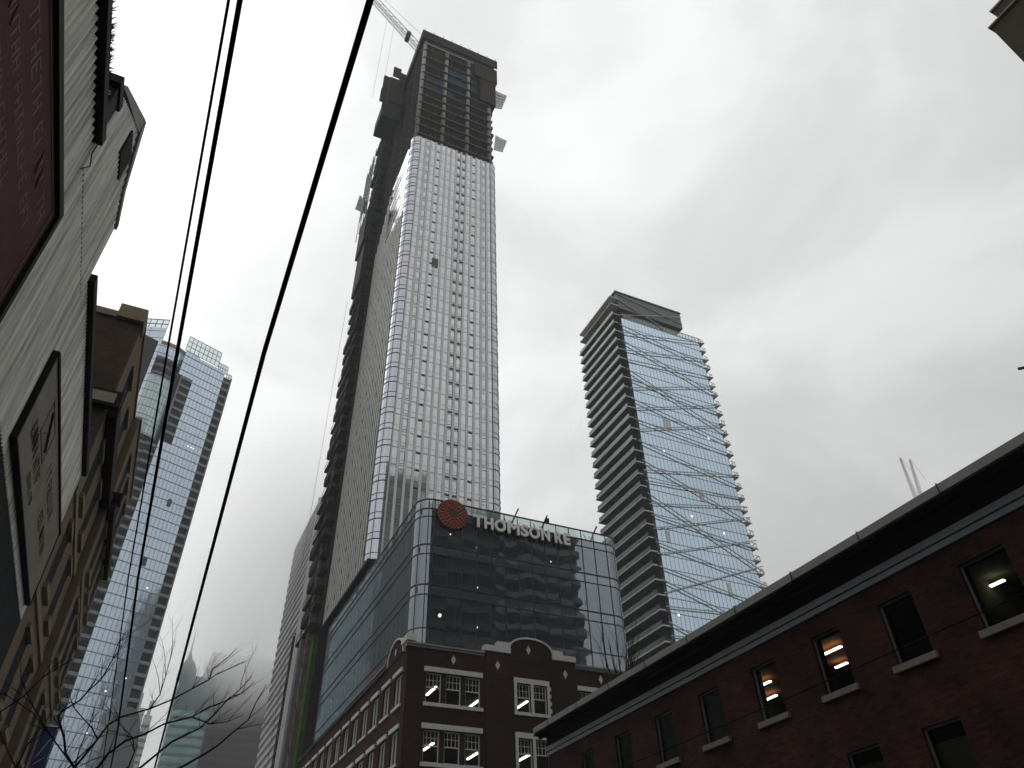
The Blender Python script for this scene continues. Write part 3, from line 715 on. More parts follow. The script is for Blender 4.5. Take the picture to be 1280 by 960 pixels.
box(18.6, 20.0, 113.4, 114.8, 0, Z0).build('pale_hoist_panel', M['midgrey'], tw)
MB().tube([(17.0, 116, 0), (17.3, 116, 120)], .035, 4).build('hoist_rope', M['form'], tw)
# upper scaffold screens and loading decks on the left side
sc_ = []
for (x0, x1, y0, y1, za, zb) in ((14.8, 19.6, 96.6, 103, 165.0, 170.2), (13.9, 15.6, 96.6, 97.0, 171.0, 176.6), (14.1, 15.6, 96.6, 97.0, 177.2, 183.2), (15.7, 19.6, 96.8, 104, 170.6, 184), (16.2, 18.2, 96.4, 96.8, 184.6, 189.0), (18.2, 19.6, 96.8, 101, 183, 188)):
    sc_.append(box(x0, x1, y0, y1, za, zb))
many('loading_deck_screen', sc_[:3]+sc_[4:5], M['form'], tw); many('loading_deck', sc_[3:4]+sc_[5:], M['formbrown'], tw)
box(15.9, 19.6, 96.5, 96.78, 172, 173).build('deck_beam', M['form'], tw)
rg = MB()
for k in range(14):
    z = 147+k*1.5
    if z > 166: break
    rg.bar((16.9, 108, z), (16.9, 116, z), .12)
for y in (108, 110.6, 113.3, 116): rg.bar((16.9, y, 140), (16.9, y, 168), .14)
rg.build('side_scaffold', M['form'], tw)
MB().box(17.3, 19.9, 108.5, 115.5, 133, 145).box(17.8, 19.9, 108.5, 115, 120, 132.4).build('side_screen', M['form'], tw)
# right edge clutter
cl_ = []
z = Z0+1
while z < 183:
    cl_.append(MB().box(TX1-.4 if z < ZT else TX1-.8, TX1+random.uniform(.15, .5), TY+2.5, TY+5, z, z+random.uniform(.5, 1.1))); z += FZ
many('edge_bracket', cl_, M['form'], tw)

def net(name, c, lab, grp):
    mb = MB(); n = 6; a, b, d, e = [Vector(p) for p in c]
    def f(u, v):
        p = a.lerp(b, u).lerp(e.lerp(d, u), v); return p+Vector((0, .35*math.sin(u*3.1)*math.sin(v*3.1), -.35*math.sin(u*math.pi)*(1-v)))
    for i in range(n):
        for j in range(n): mb.quad(f(i/n, j/n), f((i+1)/n, j/n), f((i+1)/n, (j+1)/n), f(i/n, (j+1)/n))
    o = mb.build(name, M['sheet'], None, True)
    so_ = o.modifiers.new('thick', 'SOLIDIFY'); so_.thickness = .04
    fr_ = MB().bar(a, b, .09).bar(b, d, .09).bar(e, d, .07); fr_.build('net_frame', M['steel'], o)
    return tag(o, lab, 'safety net', grp)
net('safety_net', ((39.6, 86, 177.2), (43.4, 86, 177.0), (41.8, 86, 169.6), (39.5, 86, 168.6)), 'white safety net at the right edge of the unfinished tower, nearer its top', 'white nets on the unfinished tower')
net('safety_net', ((40.0, 86, 156.6), (42.9, 86, 156.2), (41.7, 86, 150.8), (39.5, 86, 150.4)), 'white safety net at the right edge just above the pale cladding', 'white nets on the unfinished tower')
net('safety_net', ((15.5, 113, 154.0), (17.7, 113, 151.8), (17.6, 113, 147.6), (15.0, 113, 148.2)), 'white safety net sticking out from the dark left side of the unfinished tower', 'white nets on the unfinished tower')

def lattice(mb, a, b, w_, n, d=.14, taper=1.0):
    a = Vector(a); b = Vector(b); dr = (b-a).normalized(); u = dr.cross(Vector((0, 0, 1)))
    if u.length < .01: u = Vector((1, 0, 0))
    u.normalize(); q = u.cross(dr)
    def c(i, t): k = w_/2*(1+(taper-1)*t); return a.lerp(b, t)+u*k*(1 if i in (0, 1) else -1)+q*k*(1 if i in (0, 3) else -1)
    for i in range(4): mb.bar(c(i, 0), c(i, 1), d)
    for k in range(n):
        for i in range(4): mb.bar(c(i, k/n), c((i+1) % 4, (k+1)/n), d*.6); mb.bar(c(i, k/n), c((i+1) % 4, k/n), d*.6)
cr = thing('tower_crane', 'grey lattice crane jib reaching up from behind the top of the unfinished tower', 'crane', (33, 106, 187))
m_ = MB(); lattice(m_, (0, 0, -3), (0, 0, 26), 2.2, 12, .22); m_.build('mast', M['craneyellow'], cr)
m_ = MB(); lattice(m_, (0, 0, 26), (-8.3, 0, 36.4), 2.0, 5, .15, .9); lattice(m_, (-8.3, 0, 36.4), (-42, 0, 76), 1.8, 17, .13, .8); m_.build('jib', M['craneyellow'], cr)
MB().box(-1.6, 1.6, -1.5, 1.5, 24.5, 27).box(1.6, 8, -1.3, 1.3, 25, 25.5).box(6, 8.2, -1.4, 1.4, 22.6, 25.5).build('machine_deck', M['steel'], cr)
MB().box(-13.2, -12.0, -1.3, 1.3, 40.2, 42.4).build('jib_walkway', M['form'], cr)
MB().tube([(-42, 0, 77), (3, 0, 36), (7, 0, 26)], .05, 4).tube([(-17.2, 0, 46), (-17.4, 0, 0)], .05, 4).tube([(-19.6, 0, 48.8), (-19.7, 0, 0)], .05, 4).build('rope', M['steel'], cr)

# ================================================================== GLASS OFFICE BOX
GX0, GX1, GY, GY1 = 19.1, 41.7, 60.0, 96.0
tr_ = thing('glass_office_block', 'dark tinted glass office block with rounded corners standing on the brick building', 'office building', (0, 0, 0))
BZ = [(25.3, 26.7, 'trspandrel'), (26.7, 29.8, 'trglass'), (29.8, 30.75, 'trspandrel'), (30.75, 33.8, 'trglass'), (33.8, 34.75, 'trspandrel'), (34.75, 37.75, 'trglass'), (37.75, 38.6, 'trspandrel'), (38.6, 39.65, 'trpar')]
R_ = 1.5
ring_ = [(GX0, GY1)]
for cx, a in ((GX0+R_, math.pi), (GX1-R_, 1.5*math.pi)):
    for k in range(9): ring_.append((cx+R_*math.cos(a+math.pi/2*k/8), GY+R_+R_*math.sin(a+math.pi/2*k/8)))
ring_.append((GX1, GY1))
def ringwall(z0, z1, off=0, ring=ring_):
    mb = MB()
    for (x, y), (x2, y2) in zip(ring, ring[1:]): mb.quad((x, y, z0), (x2, y2, z0), (x2, y2, z1), (x, y, z1))
    return mb
for z0, z1, mm in BZ:
    nm_ = {'trspandrel': 'spandrel_band', 'trglass': 'glass_band', 'trpar': 'glass_parapet'}[mm]
    ringwall(z0, z1, 0, ring_[1:]).build(nm_, M[mm], tr_, False)
    ringwall(z0, z1, 0, ring_[:2]).build(nm_, M[mm] if mm == 'trpar' else M['trside'], tr_, False)
def ringbar(z, w_, h_, mb):
    for (x, y), (x2, y2) in zip(ring_, ring_[1:]): mb.bar((x, y, z), (x2, y2, z), w_, h_)
tm = MB()
for z in (25.3, 26.7, 30.75, 29.8, 33.8, 34.75, 37.75, 38.6, 39.65): ringbar(z, .12, .07 if z not in (30.75, 34.75, 38.6, 39.65) else .12, tm)
tm.build('transom', M['mull'], tr_)
tm = MB()
for k in range(14): x = GX0+R_+.0+k*1.4865+.0; tm.box(x-.03, x+.03, GY-.06, GY+.04, 25.3, 39.65)
for k in range(24): y = GY+R_+k*1.4865; tm.box(GX0-.012, GX0+.02, y-.02, y+.02, 25.3, 39.65)
for k in (3, 6):
    for b0 in (1, 10): x, y = ring_[b0+k]; tm.bar((x, y, 25.3), (x, y, 39.65), .07)
tm.build('mullion', M['mull'], tr_)
for z in (25.4, 30.0, 34.0, 38.0):
    box(GX0+.3, GX1-.3, GY+.5, GY1-.3, z, z+.5).build('floor_slab', M['core'], tr_)
box(GX0+8, GX1-6, GY+9, GY1-3, 25.9, 38).build('service_core', M['core'], tr_)
for x in (24, 31, 38): MB().tube([(x, GY+2.2, 25.9), (x, GY+2.2, 38)], .3, 12).build('column', M['midgrey'], tr_, True)
for x, y, z, big in ((26.3, 63, 37.0, 0), (24.1, 63, 33.6, 0), (34.8, 63, 37.0, 0), (26.4, 63, 32.7, 0), (22.6, 63, 29.3, 1), (26.4, 63, 28.7, 0), (34.8, 63, 32.2, 0), (23.4, 63, 37.9, 0)):
    r = .16 if big else .075; l_ = MB(); l_.tube([(x, y, z-r), (x, y, z-r*.5), (x, y, z+r*.5), (x, y, z+r)], [r*.5, r, r, r*.5], 10)
    o = l_.build('ceiling_lamp', M['spotw' if big else 'spot'], tr_)
for i, (x0, z0, x1, z1) in enumerate(((29.1, 38.2, 30.2, 41.3), (32.5, 38.2, 33.6, 41.2), (38.5, 38.2, 39.7, 41.2))):
    d_ = thing('roof_davit', ('dark slanting roof arm above the letters, leftmost of three', 'dark slanting roof arm above the last letters, middle of three', 'dark slanting roof arm near the right corner of the glass block')[i], 'davit arm', (x0, 61, 38.5), group='roof arms on the glass block')
    MB().bar((0, 0, .3), (x1-x0, 0, z1-38.5), .13).build('arm', M['darktrim'], d_)
    MB().box(-.25, .25, -.25, .25, 0, .3).bar((0, 0, .1), (-.6, .0, 1.4), .06).bar((.0, 0, 1.2), (.5, 0, .9), .05).build('bracket', M['darktrim'], d_)
    if i == 1: MB().box(.85, 1.2, -.2, .2, 1.8, 2.3).build('winch', M['darktrim'], d_)
MB().box(26.4, 27.9, 60.6, 62, 38.5, 40.2).build('roof_hatch', M['stripe'], tr_)
# letters
ls = thing('letter_sign', 'silver raised capital letters along the top of the dark glass block', 'sign', (0, 0, 0))
LX = {'T': (0, 24.45, 25.4), }
word = [('T', 24.4, 25.55), ('H', 25.7, 26.75), ('O', 26.9, 28.25), ('M', 28.45, 29.9), ('S', 30.05, 31.0), ('O', 31.1, 32.4), ('N', 32.6, 33.65), ('R', 34.3, 35.25), ('E', 35.45, 36.25)]
# squeeze to the measured run of the sign
def lx(v): return 24.5+(v-24.4)*(35.35-24.5)/(36.25-24.4)
for ch, a, b in word:
    o = put_text('letter', ch, M['letter'], ls, (lx(a), 59.6, 37.32), (1, 0, 0), (0, 0, 1), lx(b)-lx(a), 1.32, .16, .035)
    q_ = put_text('letter_shade_backing', ch, M['lettshade'], o, (lx(a)+.03, 59.74, 37.26), (1, 0, 0), (0, 0, 1), lx(b)-lx(a), 1.32, .12, .05)  # dark copy shifted behind the letter acts as its painted shade
box(24.5, 35.4, 59.82, 59.9, 37.75, 37.85).build('mounting_rail', M['mull'], ls)
lg = thing('round_logo_sign', 'round sign made of rings of orange red dots on the corner of the glass block', 'sign', (22.35, 59.62, 38.25))
dk = MB(); n = 28
dk.prism([(1.62*math.cos(2*math.pi*k/n), .06, 1.62*math.sin(2*math.pi*k/n)) for k in range(n)], (0, .1, 0)).build('backing_disc', mat('dark_maroon_disc', (.05, .018, .015), .6), lg)
dots = []
for ri, (r, c, s_) in enumerate(((1.5, 27, .075), (1.25, 23, .08), (1.0, 18, .08), (.76, 14, .075), (.55, 10, .065))):
    for k in range(c):
        a = 2*math.pi*(k+.5*ri)/c; x, z = r*math.cos(a), r*math.sin(a)
        d_ = MB(); d_.prism([(x+s_*1.35*math.cos(2*math.pi*j/8+0), -.02, z+s_*math.sin(2*math.pi*j/8)) for j in range(8)], (0, .07, 0)); dots.append(d_)
many('dot', dots, M['logodot'], lg)

# ================================================================== BRICK OFFICE WITH WHITE TRIM
bo = thing('brick_office', 'dark red brick building with white window trim and curved gable under the glass block', 'building', (0, 0, 0))
BX0, BX1, BY = 18.45, 41.4, 59.0
rows = [20.2, 15.77, 11.34, 6.9, 2.5]
H = []; wins = []
def grp3(x0, z):  # three sashes, lintel and sill
    for a in (0.2, 1.95, 3.7): H.append((x0+a, x0+a+1.35, z, z+2.38)); wins.append((x0+a, x0+a+1.35, z, z+2.38))
for z in rows:
    grp3(20.0, z); grp3(34.5, z)
    for a in (28.45, 30.05): H.append((a, a+1.3, z+.05, z+2.4)); wins.append((a, a+1.3, z+.05, z+2.4))
wall_y(BY, BY+.5, BX0, BX1, 0, 24.5, H).build('front_wall', M['redbrick'], bo)
for z in rows:
    for x0 in (20.0, 34.5):
        box(x0-.02, x0+5.22, BY-.12, BY-.002, z+2.43, z+2.83).build('lintel', M['stone'], bo)
        box(x0+.0, x0+5.25, BY-.16, BY-.002, z-.3, z-.02).build('sill', M['stone'], bo)
    s_ = MB().box(28.15, 31.6, BY-.1, BY-.002, z+2.42, z+2.85).box(28.15, 31.6, BY-.13, BY-.002, z-.22, z+.03)
    s_.box(28.17, 28.43, BY-.1, BY-.003, z+.03, z+2.42).box(29.78, 30.03, BY-.1, BY-.003, z+.03, z+2.42).box(31.37, 31.58, BY-.1, BY-.003, z+.03, z+2.42)
    for k in range(4): s_.box(31.58, 31.74, BY-.09, BY-.003, z+.2+k*.62, z+.5+k*.62)
    s_.build('window_surround', M['stone'], bo)
def sash(x0, x1, z0, z1):
    y = BY+.16; fr = MB(); t = .085
    fr.box(x0, x1, y, y+.1, z0, z0+t).box(x0, x1, y, y+.1, z1-t, z1).box(x0, x0+t, y, y+.1, z0+t, z1-t).box(x1-t, x1, y, y+.1, z0+t, z1-t)
    zm = z0+(z1-z0)*.52; fr.box(x0+t, x1-t, y-.02, y+.08, zm-.04, zm+.04)
    for k in (1, 2, 3): xx = x0+(x1-x0)*k/4; fr.box(xx-.017, xx+.017, y+.01, y+.06, zm+.04, z1-t)
    fr.box(x0+t, x1-t, y+.015, y+.055, (zm+z1)/2-.017, (zm+z1)/2+.017)
    o = fr.build('sash_window', M['frame'], bo)
    MB().quad((x0+t, y+.07, z0+t), (x1-t, y+.07, z0+t), (x1-t, y+.07, z1-t), (x0+t, y+.07, z1-t)).build('pane', M['pane'], o)
for q in wins: sash(*q)
# piers, parapet
for a, b in ((25.55, 28.0), (31.85, 34.3)): box(a, b, BY-.14, BY-.001, 0, 25.0).build('pier', M['redbrick'], bo)
arch = []
for k in range(17):
    a = math.pi*(1-k/16); arch.append((29.95+2.12*math.cos(a), 25.55+1.02*math.sin(a)))
MB().prism([(27.85, BY-.02, 24.5)] + [(x, BY-.02, z) for x, z in arch] + [(32.05, BY-.02, 24.5)], (0, .45, 0)).build('curved_gable', M['redbrick'], bo)
ac = MB()
for (x, z), (x2, z2) in zip(arch, arch[1:]): ac.bar((x, BY+.18, z+.08), (x2, BY+.18, z2+.08), .6, .16)
ac.build('gable_coping', M['stone'], bo)
MB().box(25.35, 27.84, BY-.26, BY+.45, 25.0, 25.5).box(26.6, 27.84, BY-.2, BY+.45, 25.5, 25.95).build('shoulder_stone', M['stone'], bo)
MB().box(32.06, 34.4, BY-.26, BY+.45, 25.0, 25.5).box(32.06, 33.1, BY-.2, BY+.45, 25.5, 25.85).build('shoulder_stone', M['stone'], bo)
for a, b in ((18.3, 25.34), (34.42, 41.5)):
    MB().box(a, b, BY-.16, BY+.5, 24.52, 24.66).box(a, b, BY-.26, BY+.5, 24.70, 24.84).build('cornice', M['gutter'], bo)
    box(a+.1, b-.1, BY+.1, BY+.6, 24.85, 25.0).build('flashing', M['copper'], bo)
for x, z in ((22.55, 23.85), (26.6, 23.85), (29.7, 25.6), (33.25, 23.85), (37.0, 23.85)):
    yy = BY-.16 if 25.5 < x < 28 or 31.8 < x < 34.3 else BY-.04
    MB().prism([(x-.22, yy, z), (x, yy, z-.4), (x+.22, yy, z), (x, yy, z+.4)], (0, .03, 0)).build('diamond_stone', M['stone'], bo)
# side wall
SH = []
ys = [60.1] + [63.3+k*3.3 for k in range(11)]
for z in rows:
    for y in ys: SH.append((y, y+1.9, z, z+2.5))
wall_x(BX0-.0, BX0+.5, BY+.51, 100, 0, 24.2, SH).build('side_wall', M['redbrick'], bo)
many('side_window', [MB().box(BX0+.15, BX0+.25, h[0], h[0]+.16, h[2], h[3]).box(BX0+.15, BX0+.25, h[1]-.16, h[1], h[2], h[3]).box(BX0+.15, BX0+.25, h[0]+.16, h[1]-.16, h[3]-.13, h[3]).box(BX0+.15, BX0+.25, h[0]+.16, h[1]-.16, h[2], h[2]+.13).box(BX0+.16, BX0+.24, (h[0]+h[1])/2-.05, (h[0]+h[1])/2+.05, h[2]+.13, h[3]-.13) for h in SH], M['frame'], bo)
many('side_pane', [MB().quad((BX0+.22, h[0], h[3]), (BX0+.22, h[1], h[3]), (BX0+.22, h[1], h[2]), (BX0+.22, h[0], h[2])) for h in SH], M['rdark'], bo)
for z in rows:
    for i, y in enumerate(ys):
        box(BX0-.16, BX0-.002, y-.25, y+2.15, z+2.52, z+2.85).build('side_lintel', M['stone'], bo)
        box(BX0-.14, BX0-.002, y-.2, y+2.1, z-.24, z-.02).build('side_sill', M['stone'], bo)
MB().box(BX0-.2, BX0+.5, 64.6, 100, 24.2, 24.6).build('side_cornice', M['darktrim'], bo)
MB().box(BX0-.24, BX0+.4, 64.6, 78, 24.61, 24.8).build('side_flashing', M['copper'], bo)
ga = [(60.0+2.2*(1-math.cos(math.pi*k/12)), 24.3+1.7*math.sin(math.pi*k/12)) for k in range(13)]
MB().prism([(BX0-.05, y, z) for y, z in ga], (.45, 0, 0)).build('side_gable', M['redbrick'], bo)
ac = MB()
for (y, z), (y2, z2) in zip(ga, ga[1:]): ac.bar((BX0+.15, y, z+.08), (BX0+.15, y2, z2+.08), .55, .16)
ac.build('side_gable_coping', M['stone'], bo)
MB().prism([(BX0-.08, 62.0, 25.0), (BX0-.08, 62.2, 24.65), (BX0-.08, 62.4, 25.0), (BX0-.08, 62.2, 25.35)], (.03, 0, 0)).build('diamond_stone', M['stone'], bo)
MB().box(18.25, 19.1, BY-.26, BY+1.3, 24.96, 25.5).build('corner_stone', M['stone'], bo)
for i, z in enumerate(rows[:3]):
    cz = z+3.0
    box(BX0+.6, BX1-.1, BY+.52, 80, cz, cz+.3).build('ceiling', M['interior'], bo)
    box(BX0+.6, BX1-.1, 74, 74.2, z-1.2, cz).build('back_wall', M['interior'], bo)
    for x, y in (((22.85, 63.9), (27.93, 66.2), (32.35, 64.9), (37.4, 64.5)) if i == 0 else ((23.1, 64.8), (28.0, 66.5), (32.75, 65.7), (37.6, 65)) if i == 1 else ((23.1, 64.8), (30, 66))):
        box(x-.1, x+.1, y, y+2.5, cz-.12, cz-.02).build('ceiling_light', M['tube'], bo)
box(BX0+.55, BX1, BY+.55, 100, 24.0, 24.4).build('roof', M['core'], bo)

# ================================================================== PALE BLUE TOWER WITH ZIGZAG BALCONIES
rtw = thing('zigzag_balcony_tower', 'pale blue glass tower with crossing white bars and dark balconies on its left', 'skyscraper', (0, 0, 0))
RZ = [137.4 - 3.07*k for k in range(44)]
box(86.4, 111.2, 110.25, 110.7, 0, 137.2).build('front_curtain_wall', M['rglass'], rtw)
box(86.5, 111.1, 110.72, 127, 0, 138.2).build('tower_block', M['core'], rtw)
box(86.15, 86.45, 110.8, 127, 0, 137.2).build('side_glazing', M['rdark'], rtw)
gr = MB()
for k in range(25): x = 86.4+k*1.033; gr.box(x-.018, x+.018, 110.21, 110.248, 0, 137.2)
for z in RZ: gr.box(86.4, 111.2, 110.2, 110.247, z-.07, z+.07)
gr.build('mullion_grid', mat('blue_grey_mullion', (.19, .25, .30), .4), rtw)
lsb = []; rsb = []; lrl = []; rrl = []
for i, z in enumerate(RZ):
    tip = (1.6, 1.0, 1.4, .8, 1.8)[i % 5]
    lsb.append((MB().prism([(83.75, 109.85, z-.02), (83.7+tip*1.2, 109.85, z-.02), (86.6, 110.6, z-.02), (86.6, 127.6, z-.02), (83.75, 127.6, z-.02)], (0, 0, .28)), MB().box(83.66, 83.745, 109.76, 127.65, z-.03, z+.24).box(83.75, 83.7+tip*1.2, 109.76, 109.845, z-.03, z+.24)))
    lrl.append(MB().box(83.78, 83.84, 110.0, 127.4, z+.3, z+1.25))
    rsb.append(MB().prism([(111.0, 109.9, z), (112.7, 109.9, z), (112.7, 116, z), (111.0, 117, z)], (0, 0, .24)))
    m_ = MB().bar((112.6, 110, z+1.3), (112.6, 116, z+1.3), .09).bar((111.2, 110, z+1.3), (112.6, 110, z+1.3), .09)
    for y in (110, 112, 114, 116): m_.bar((112.6, y, z+.2), (112.6, y, z+1.3), .09)
    m_.bar((111.8, 110, z+.2), (111.8, 110, z+1.3), .07)
    rrl.append(m_)
for a, b in lsb:
    o = a.build('balcony_slab', M['slabshade'], rtw); b.build('slab_edge', M['slabwhite'], o)
many('balcony_railing', lrl, M['rail'], rtw)
many('side_balcony_slab', rsb, M['slabwhite'], rtw); many('side_balcony_railing', rrl, M['gutter'], rtw)
dv = []
for z in RZ:
    for y in (114.4, 119.1, 123.6): dv.append(box(84.3, 86.2, y, y+.15, z+.29, z+3.0))
many('balcony_divider', dv, M['sdark'], rtw)
BARS = [(137.4, 106.7, 145.2), (134.0, 112.5, 128.6), (131.2, 112.7, 137.4), (128.4, 112.7, 119.0), (125.1, 112.7, 131.3), (122.0, 112.7, 125.1), (118.9, 112.7, 106.7), (115.9, 112.7, 112.8), (112.8, 112.7, 122.0), (109.6, 112.7, 103.6), (106.6, 112.7, 115.9), (103.5, 112.7, 100.5), (100.5, 112.7, 109.6), (97.4, 112.7, 91.3), (92.2, 112.7, 82.0), (89.5, 112.7, 94.9), (86.8, 112.7, 88.6), (83.7, 112.7, 70.2), (81.1, 112.7, 86.3), (78.5, 112.7, 75.6), (75.2, 112.7, 83.7), (72.2, 112.7, 67.1), (69.5, 112.7, 77.9), (66.8, 112.7, 62.0), (64.0, 112.7, 55.4), (61.2, 112.7, 71.8), (58.5, 112.7, 60.2), (55.4, 112.7, 46), (52.8, 112.7, 54), (49, 112.7, 40), (46, 112.7, 49), (42, 112.7, 33)]
many('facade_bar', [MB().bar((85.2, 109.72, z0), (x1, 109.72, z1), .16, .2, (0, 1, 0)) for z0, x1, z1 in BARS], M['slabwhite'], rtw)
# penthouse
MB().prism([(86.3, 110.2, 140.9), (106.6, 110.2, 140.9), (106.8, 110.2, 146.6), (86.0, 110.2, 146.8)], (0, 16.3, 0)).build('penthouse', M['pentdark'], rtw)
MB().box(85.6, 107.0, 109.95, 126.9, 146.82, 147.2).build('roof_slab', M['pentdark'], rtw)
box(87.5, 105, 111.3, 126, 138.2, 140.9).build('penthouse_recess', M['black'], rtw)
many('facade_bar', [MB().bar((86.2, 110.05, 146.2), (106.7, 110.05, 142.6), .14, .18, (0, 1, 0)), MB().bar((86.2, 110.05, 144), (100, 109.9, 138.2), .14, .18, (0, 1, 0))], M['slabwhite'], rtw)
for z in (141.4, 144.1): MB().box(83.7, 86.3, 110.1, 126.6, z, z+.3).build('penthouse_terrace_slab', M['slabwhite'], rtw)
pk = MB()
for k in range(24): x = 87+k*1.05; pk.box(x, x+.12, 110.2, 110.3, 137.2, 139.2)
pk.box(86.4, 112, 110.2, 110.3, 139.1, 139.25)
for k in range(3): pk.bar((110.6+k*.5, 112, 138.3), (111.2+k*.5, 112, 140.3), .07)
pk.build('roof_railing', M['gutter'], rtw)
MB().quad((87, 110.25, 137.2), (112, 110.25, 137.2), (112, 110.25, 139.1), (87, 110.25, 139.1)).build('roof_glass_guard', M['trpar'], rtw)
many('lit_window', [box(x, x+.35, 110.19, 110.24, z, z+.4) for x, z in ((96.2, 80.5), (106.3, 104), (92.0, 96.4), (88.0, 57.2), (104.2, 78))], M['farlamp'], rtw)
many('drawn_blind', [box(x, x+.9, 110.2, 110.243, z+.15, z+2.8) for x, z in ((93.68, 103.6), (94.71, 103.6), (88.5, 72.9), (99.9, 85.2), (102.0, 63.6))], M['fin'], rtw)

# ================================================================== RIGHT BRICK BUILDING
rb = thing('right_brick_building', 'very dark red brick building with deep black eaves along the right side of the street', 'building', (0, 0, 0))
RX = 17.0
up_y = [7.9-2.62*k for k in range(0, 4)][::-1]
up_w = [(-0.1, 1.15), (2.5, 3.8), (5.9, 7.1), (9.15, 10.4), (11.85, 12.95), (14.4, 15.48), (17.1, 18.2), (19.85, 21.0), (22.6, 23.7), (25.4, 26.5), (28.2, 29.2)]
RH = [(a, b, 7.9, 9.5) for a, b in up_w]
lo_w = [(a, b) for a, b in up_w]
RH += [(a+1.3 if False else a, b, 4.4, 6.42) for a, b in [(8.9, 10.1), (11.85, 12.95), (14.3, 15.4), (17.0, 18.1), (19.8, 20.9), (22.6, 23.7), (25.4, 26.5), (5.6, 6.9), (2.5, 3.8)]]
wall_x(RX+.0, RX+.4, -3.0, 32.2, 0, 10.0, RH).build('street_wall', M['rightbrick'], rb)
box(RX+.41, 30, 31.8, 32.2, 0, 10.4).build('end_wall', M['rightbrick'], rb)
# moulding, soffit, gutter
box(RX-.06, RX+.3, -3, 32.22, 10.04, 10.2).build('moulding', M['moulding'], rb)
box(RX-.11, RX+.3, -3, 32.25, 10.215, 10.4).build('moulding', M['moulding'], rb)
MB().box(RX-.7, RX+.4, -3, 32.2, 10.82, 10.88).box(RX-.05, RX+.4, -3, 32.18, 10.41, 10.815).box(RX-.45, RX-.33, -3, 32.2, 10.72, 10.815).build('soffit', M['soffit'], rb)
MB().prism([(RX-.68, -3, 10.885), (RX-.8, -3, 10.89), (RX-.82, -3, 11.11), (RX-.5, -3, 11.14), (RX-.5, -3, 10.885)], (0, 35, 0)).build('gutter', M['gutter'], rb)
jn = MB()
for k in range(13): jn.box(RX-.828, RX-.45, -1+k*2.63, -.982+k*2.63, 10.9, 11.15)
jn.build('gutter_joints', M['darktrim'], rb)
MB().prism([(RX-.49, -3, 10.885), (RX-.49, -3, 11.0), (23.5, -3, 11.9), (30, -3, 11.0), (30, -3, 10.8)], (0, 35.1, 0)).build('roof', M['darktrim'], rb)
for a, b, c, d in RH:
    s_ = box(RX+.1, RX+.16, a, a+.045, c, d)
    s_.box(RX+.1, RX+.16, b-.045, b, c, d).box(RX+.1, RX+.16, a+.045, b-.045, d-.045, d).box(RX+.1, RX+.16, a+.045, b-.045, c, c+.045)
    o = s_.build('window', M['greyframe'], rb)
    MB().quad((RX+.14, a+.05, d-.05), (RX+.14, b-.05, d-.05), (RX+.14, b-.05, c+.05), (RX+.14, a+.05, c+.05)).build('pane', M['pane'], o)
    box(RX-.1, RX+.2, a-.12, b+.12, c-.16, c-.003).build('sill', M['sill'], o)
box(RX+.45, 24, -3, 31.7, 9.95, 10.0).build('ceiling', M['interior'], rb)
for a, b in ((13.7, 21.9),): box(RX+.45, RX+3.6, a, b, 9.9, 9.94).build('warm_ceiling', M['warmwall'], rb)
box(23.5, 24, -3, 31.7, 3.9, 9.94).build('back_wall', M['interior'], rb)
for y in (11.3, 13.6, 22.0): box(RX+.45, 23.4, y, y+.12, 7.3, 9.94).build('partition', M['interior'], rb)
box(RX+.45, 23.4, -3, 31.7, 7.0, 7.2).build('floor', M['interior'], rb)
for a, b in ((8.9, 10.1), (11.85, 12.95), (14.3, 15.4)): box(RX+.3, RX+.34, a, b, 4.4, 6.1).build('roller_blind', M['blind'], rb)
for x, y0, y1, z in ((18.85, 16.5, 17.1, 9.85), (18.85, 16.1, 16.4, 9.85), (20.12, 17.15, 17.6, 9.85), (18.96, 19.5, 20.25, 9.85), (20.2, 20.65, 21.6, 9.85), (19.4, 10.85, 11.2, 9.85), (20.27, 24.05, 24.5, 9.85), (20.27, 24.6, 24.95, 9.85), (19.0, 22.2, 22.9, 9.85)):
    box(x-.05, x+.05, y0-.03, y1+.03, z-.14, z-.1).build('ceiling_light', M['tube'], rb)
vt = thing('roof_vent', 'grey domed vent cowl on the eaves at the right edge', 'roof vent', (16.5, 6.95, 11.15))
dm = MB(); dm.tube([(0, 0, -.1), (0, 0, .25), (0, 0, .38), (0, 0, .46)], [.2, .2, .14, .03], 12); dm.build('cowl', M['steel'], vt, True)
MB().box(-.2, .2, -.22, .22, -.12, -.05).build('base', M['darktrim'], vt)
an = thing('roof_aerial', 'thin dark angled aerial above the roof at the right edge', 'aerial', (22, 8.6, 13.0))
MB().tube([(0, 0, -.3), (0, -.25, 3.1)], .03, 6).build('mast', M['darktrim'], an)
MB().bar((0, .3, 3.38), (0, -.6, 2.95), .07).bar((0, .12, 3.28), (0, -.3, 2.6), .03).build('arm', M['darktrim'], an)
# tall neighbour whose cornice corner enters at top right
nb = thing('tall_brown_building', 'brown building whose stepped cornice corner pokes into the top right', 'building', (0, 0, 0))
MB().box(17.45, 40, -18, 2.6, 0, 21.6).build('brick_block', M['brownbrick'], nb)
MB().box(17.0, 40, -18, 2.74, 20.6, 22.66).box(17.25, 40, -18, 2.66, 19.6, 20.59).build('cornice', mat('dark_brown_cornice', (.05, .038, .027), .8), nb)
MB().box(16.93, 40, -18, 2.78, 22.665, 22.72).box(16.96, 17.5, -18, 2.5, 23.15, 23.22).build('cap_flashing', M['tanlight'], nb)
MB().box(17.0, 40, -18, 2.46, 22.725, 23.145).build('parapet', mat('brown_parapet', (.06, .045, .032), .8), nb)
wn2 = []
for k in range(5):
    for j in range(5): wn2.append(box(17.4, 17.44, -16+k*3.6, -14.4+k*3.6, 1.5+j*3.7, 3.6+j*3.7))
many('window', wn2, M['darkframe'], nb)

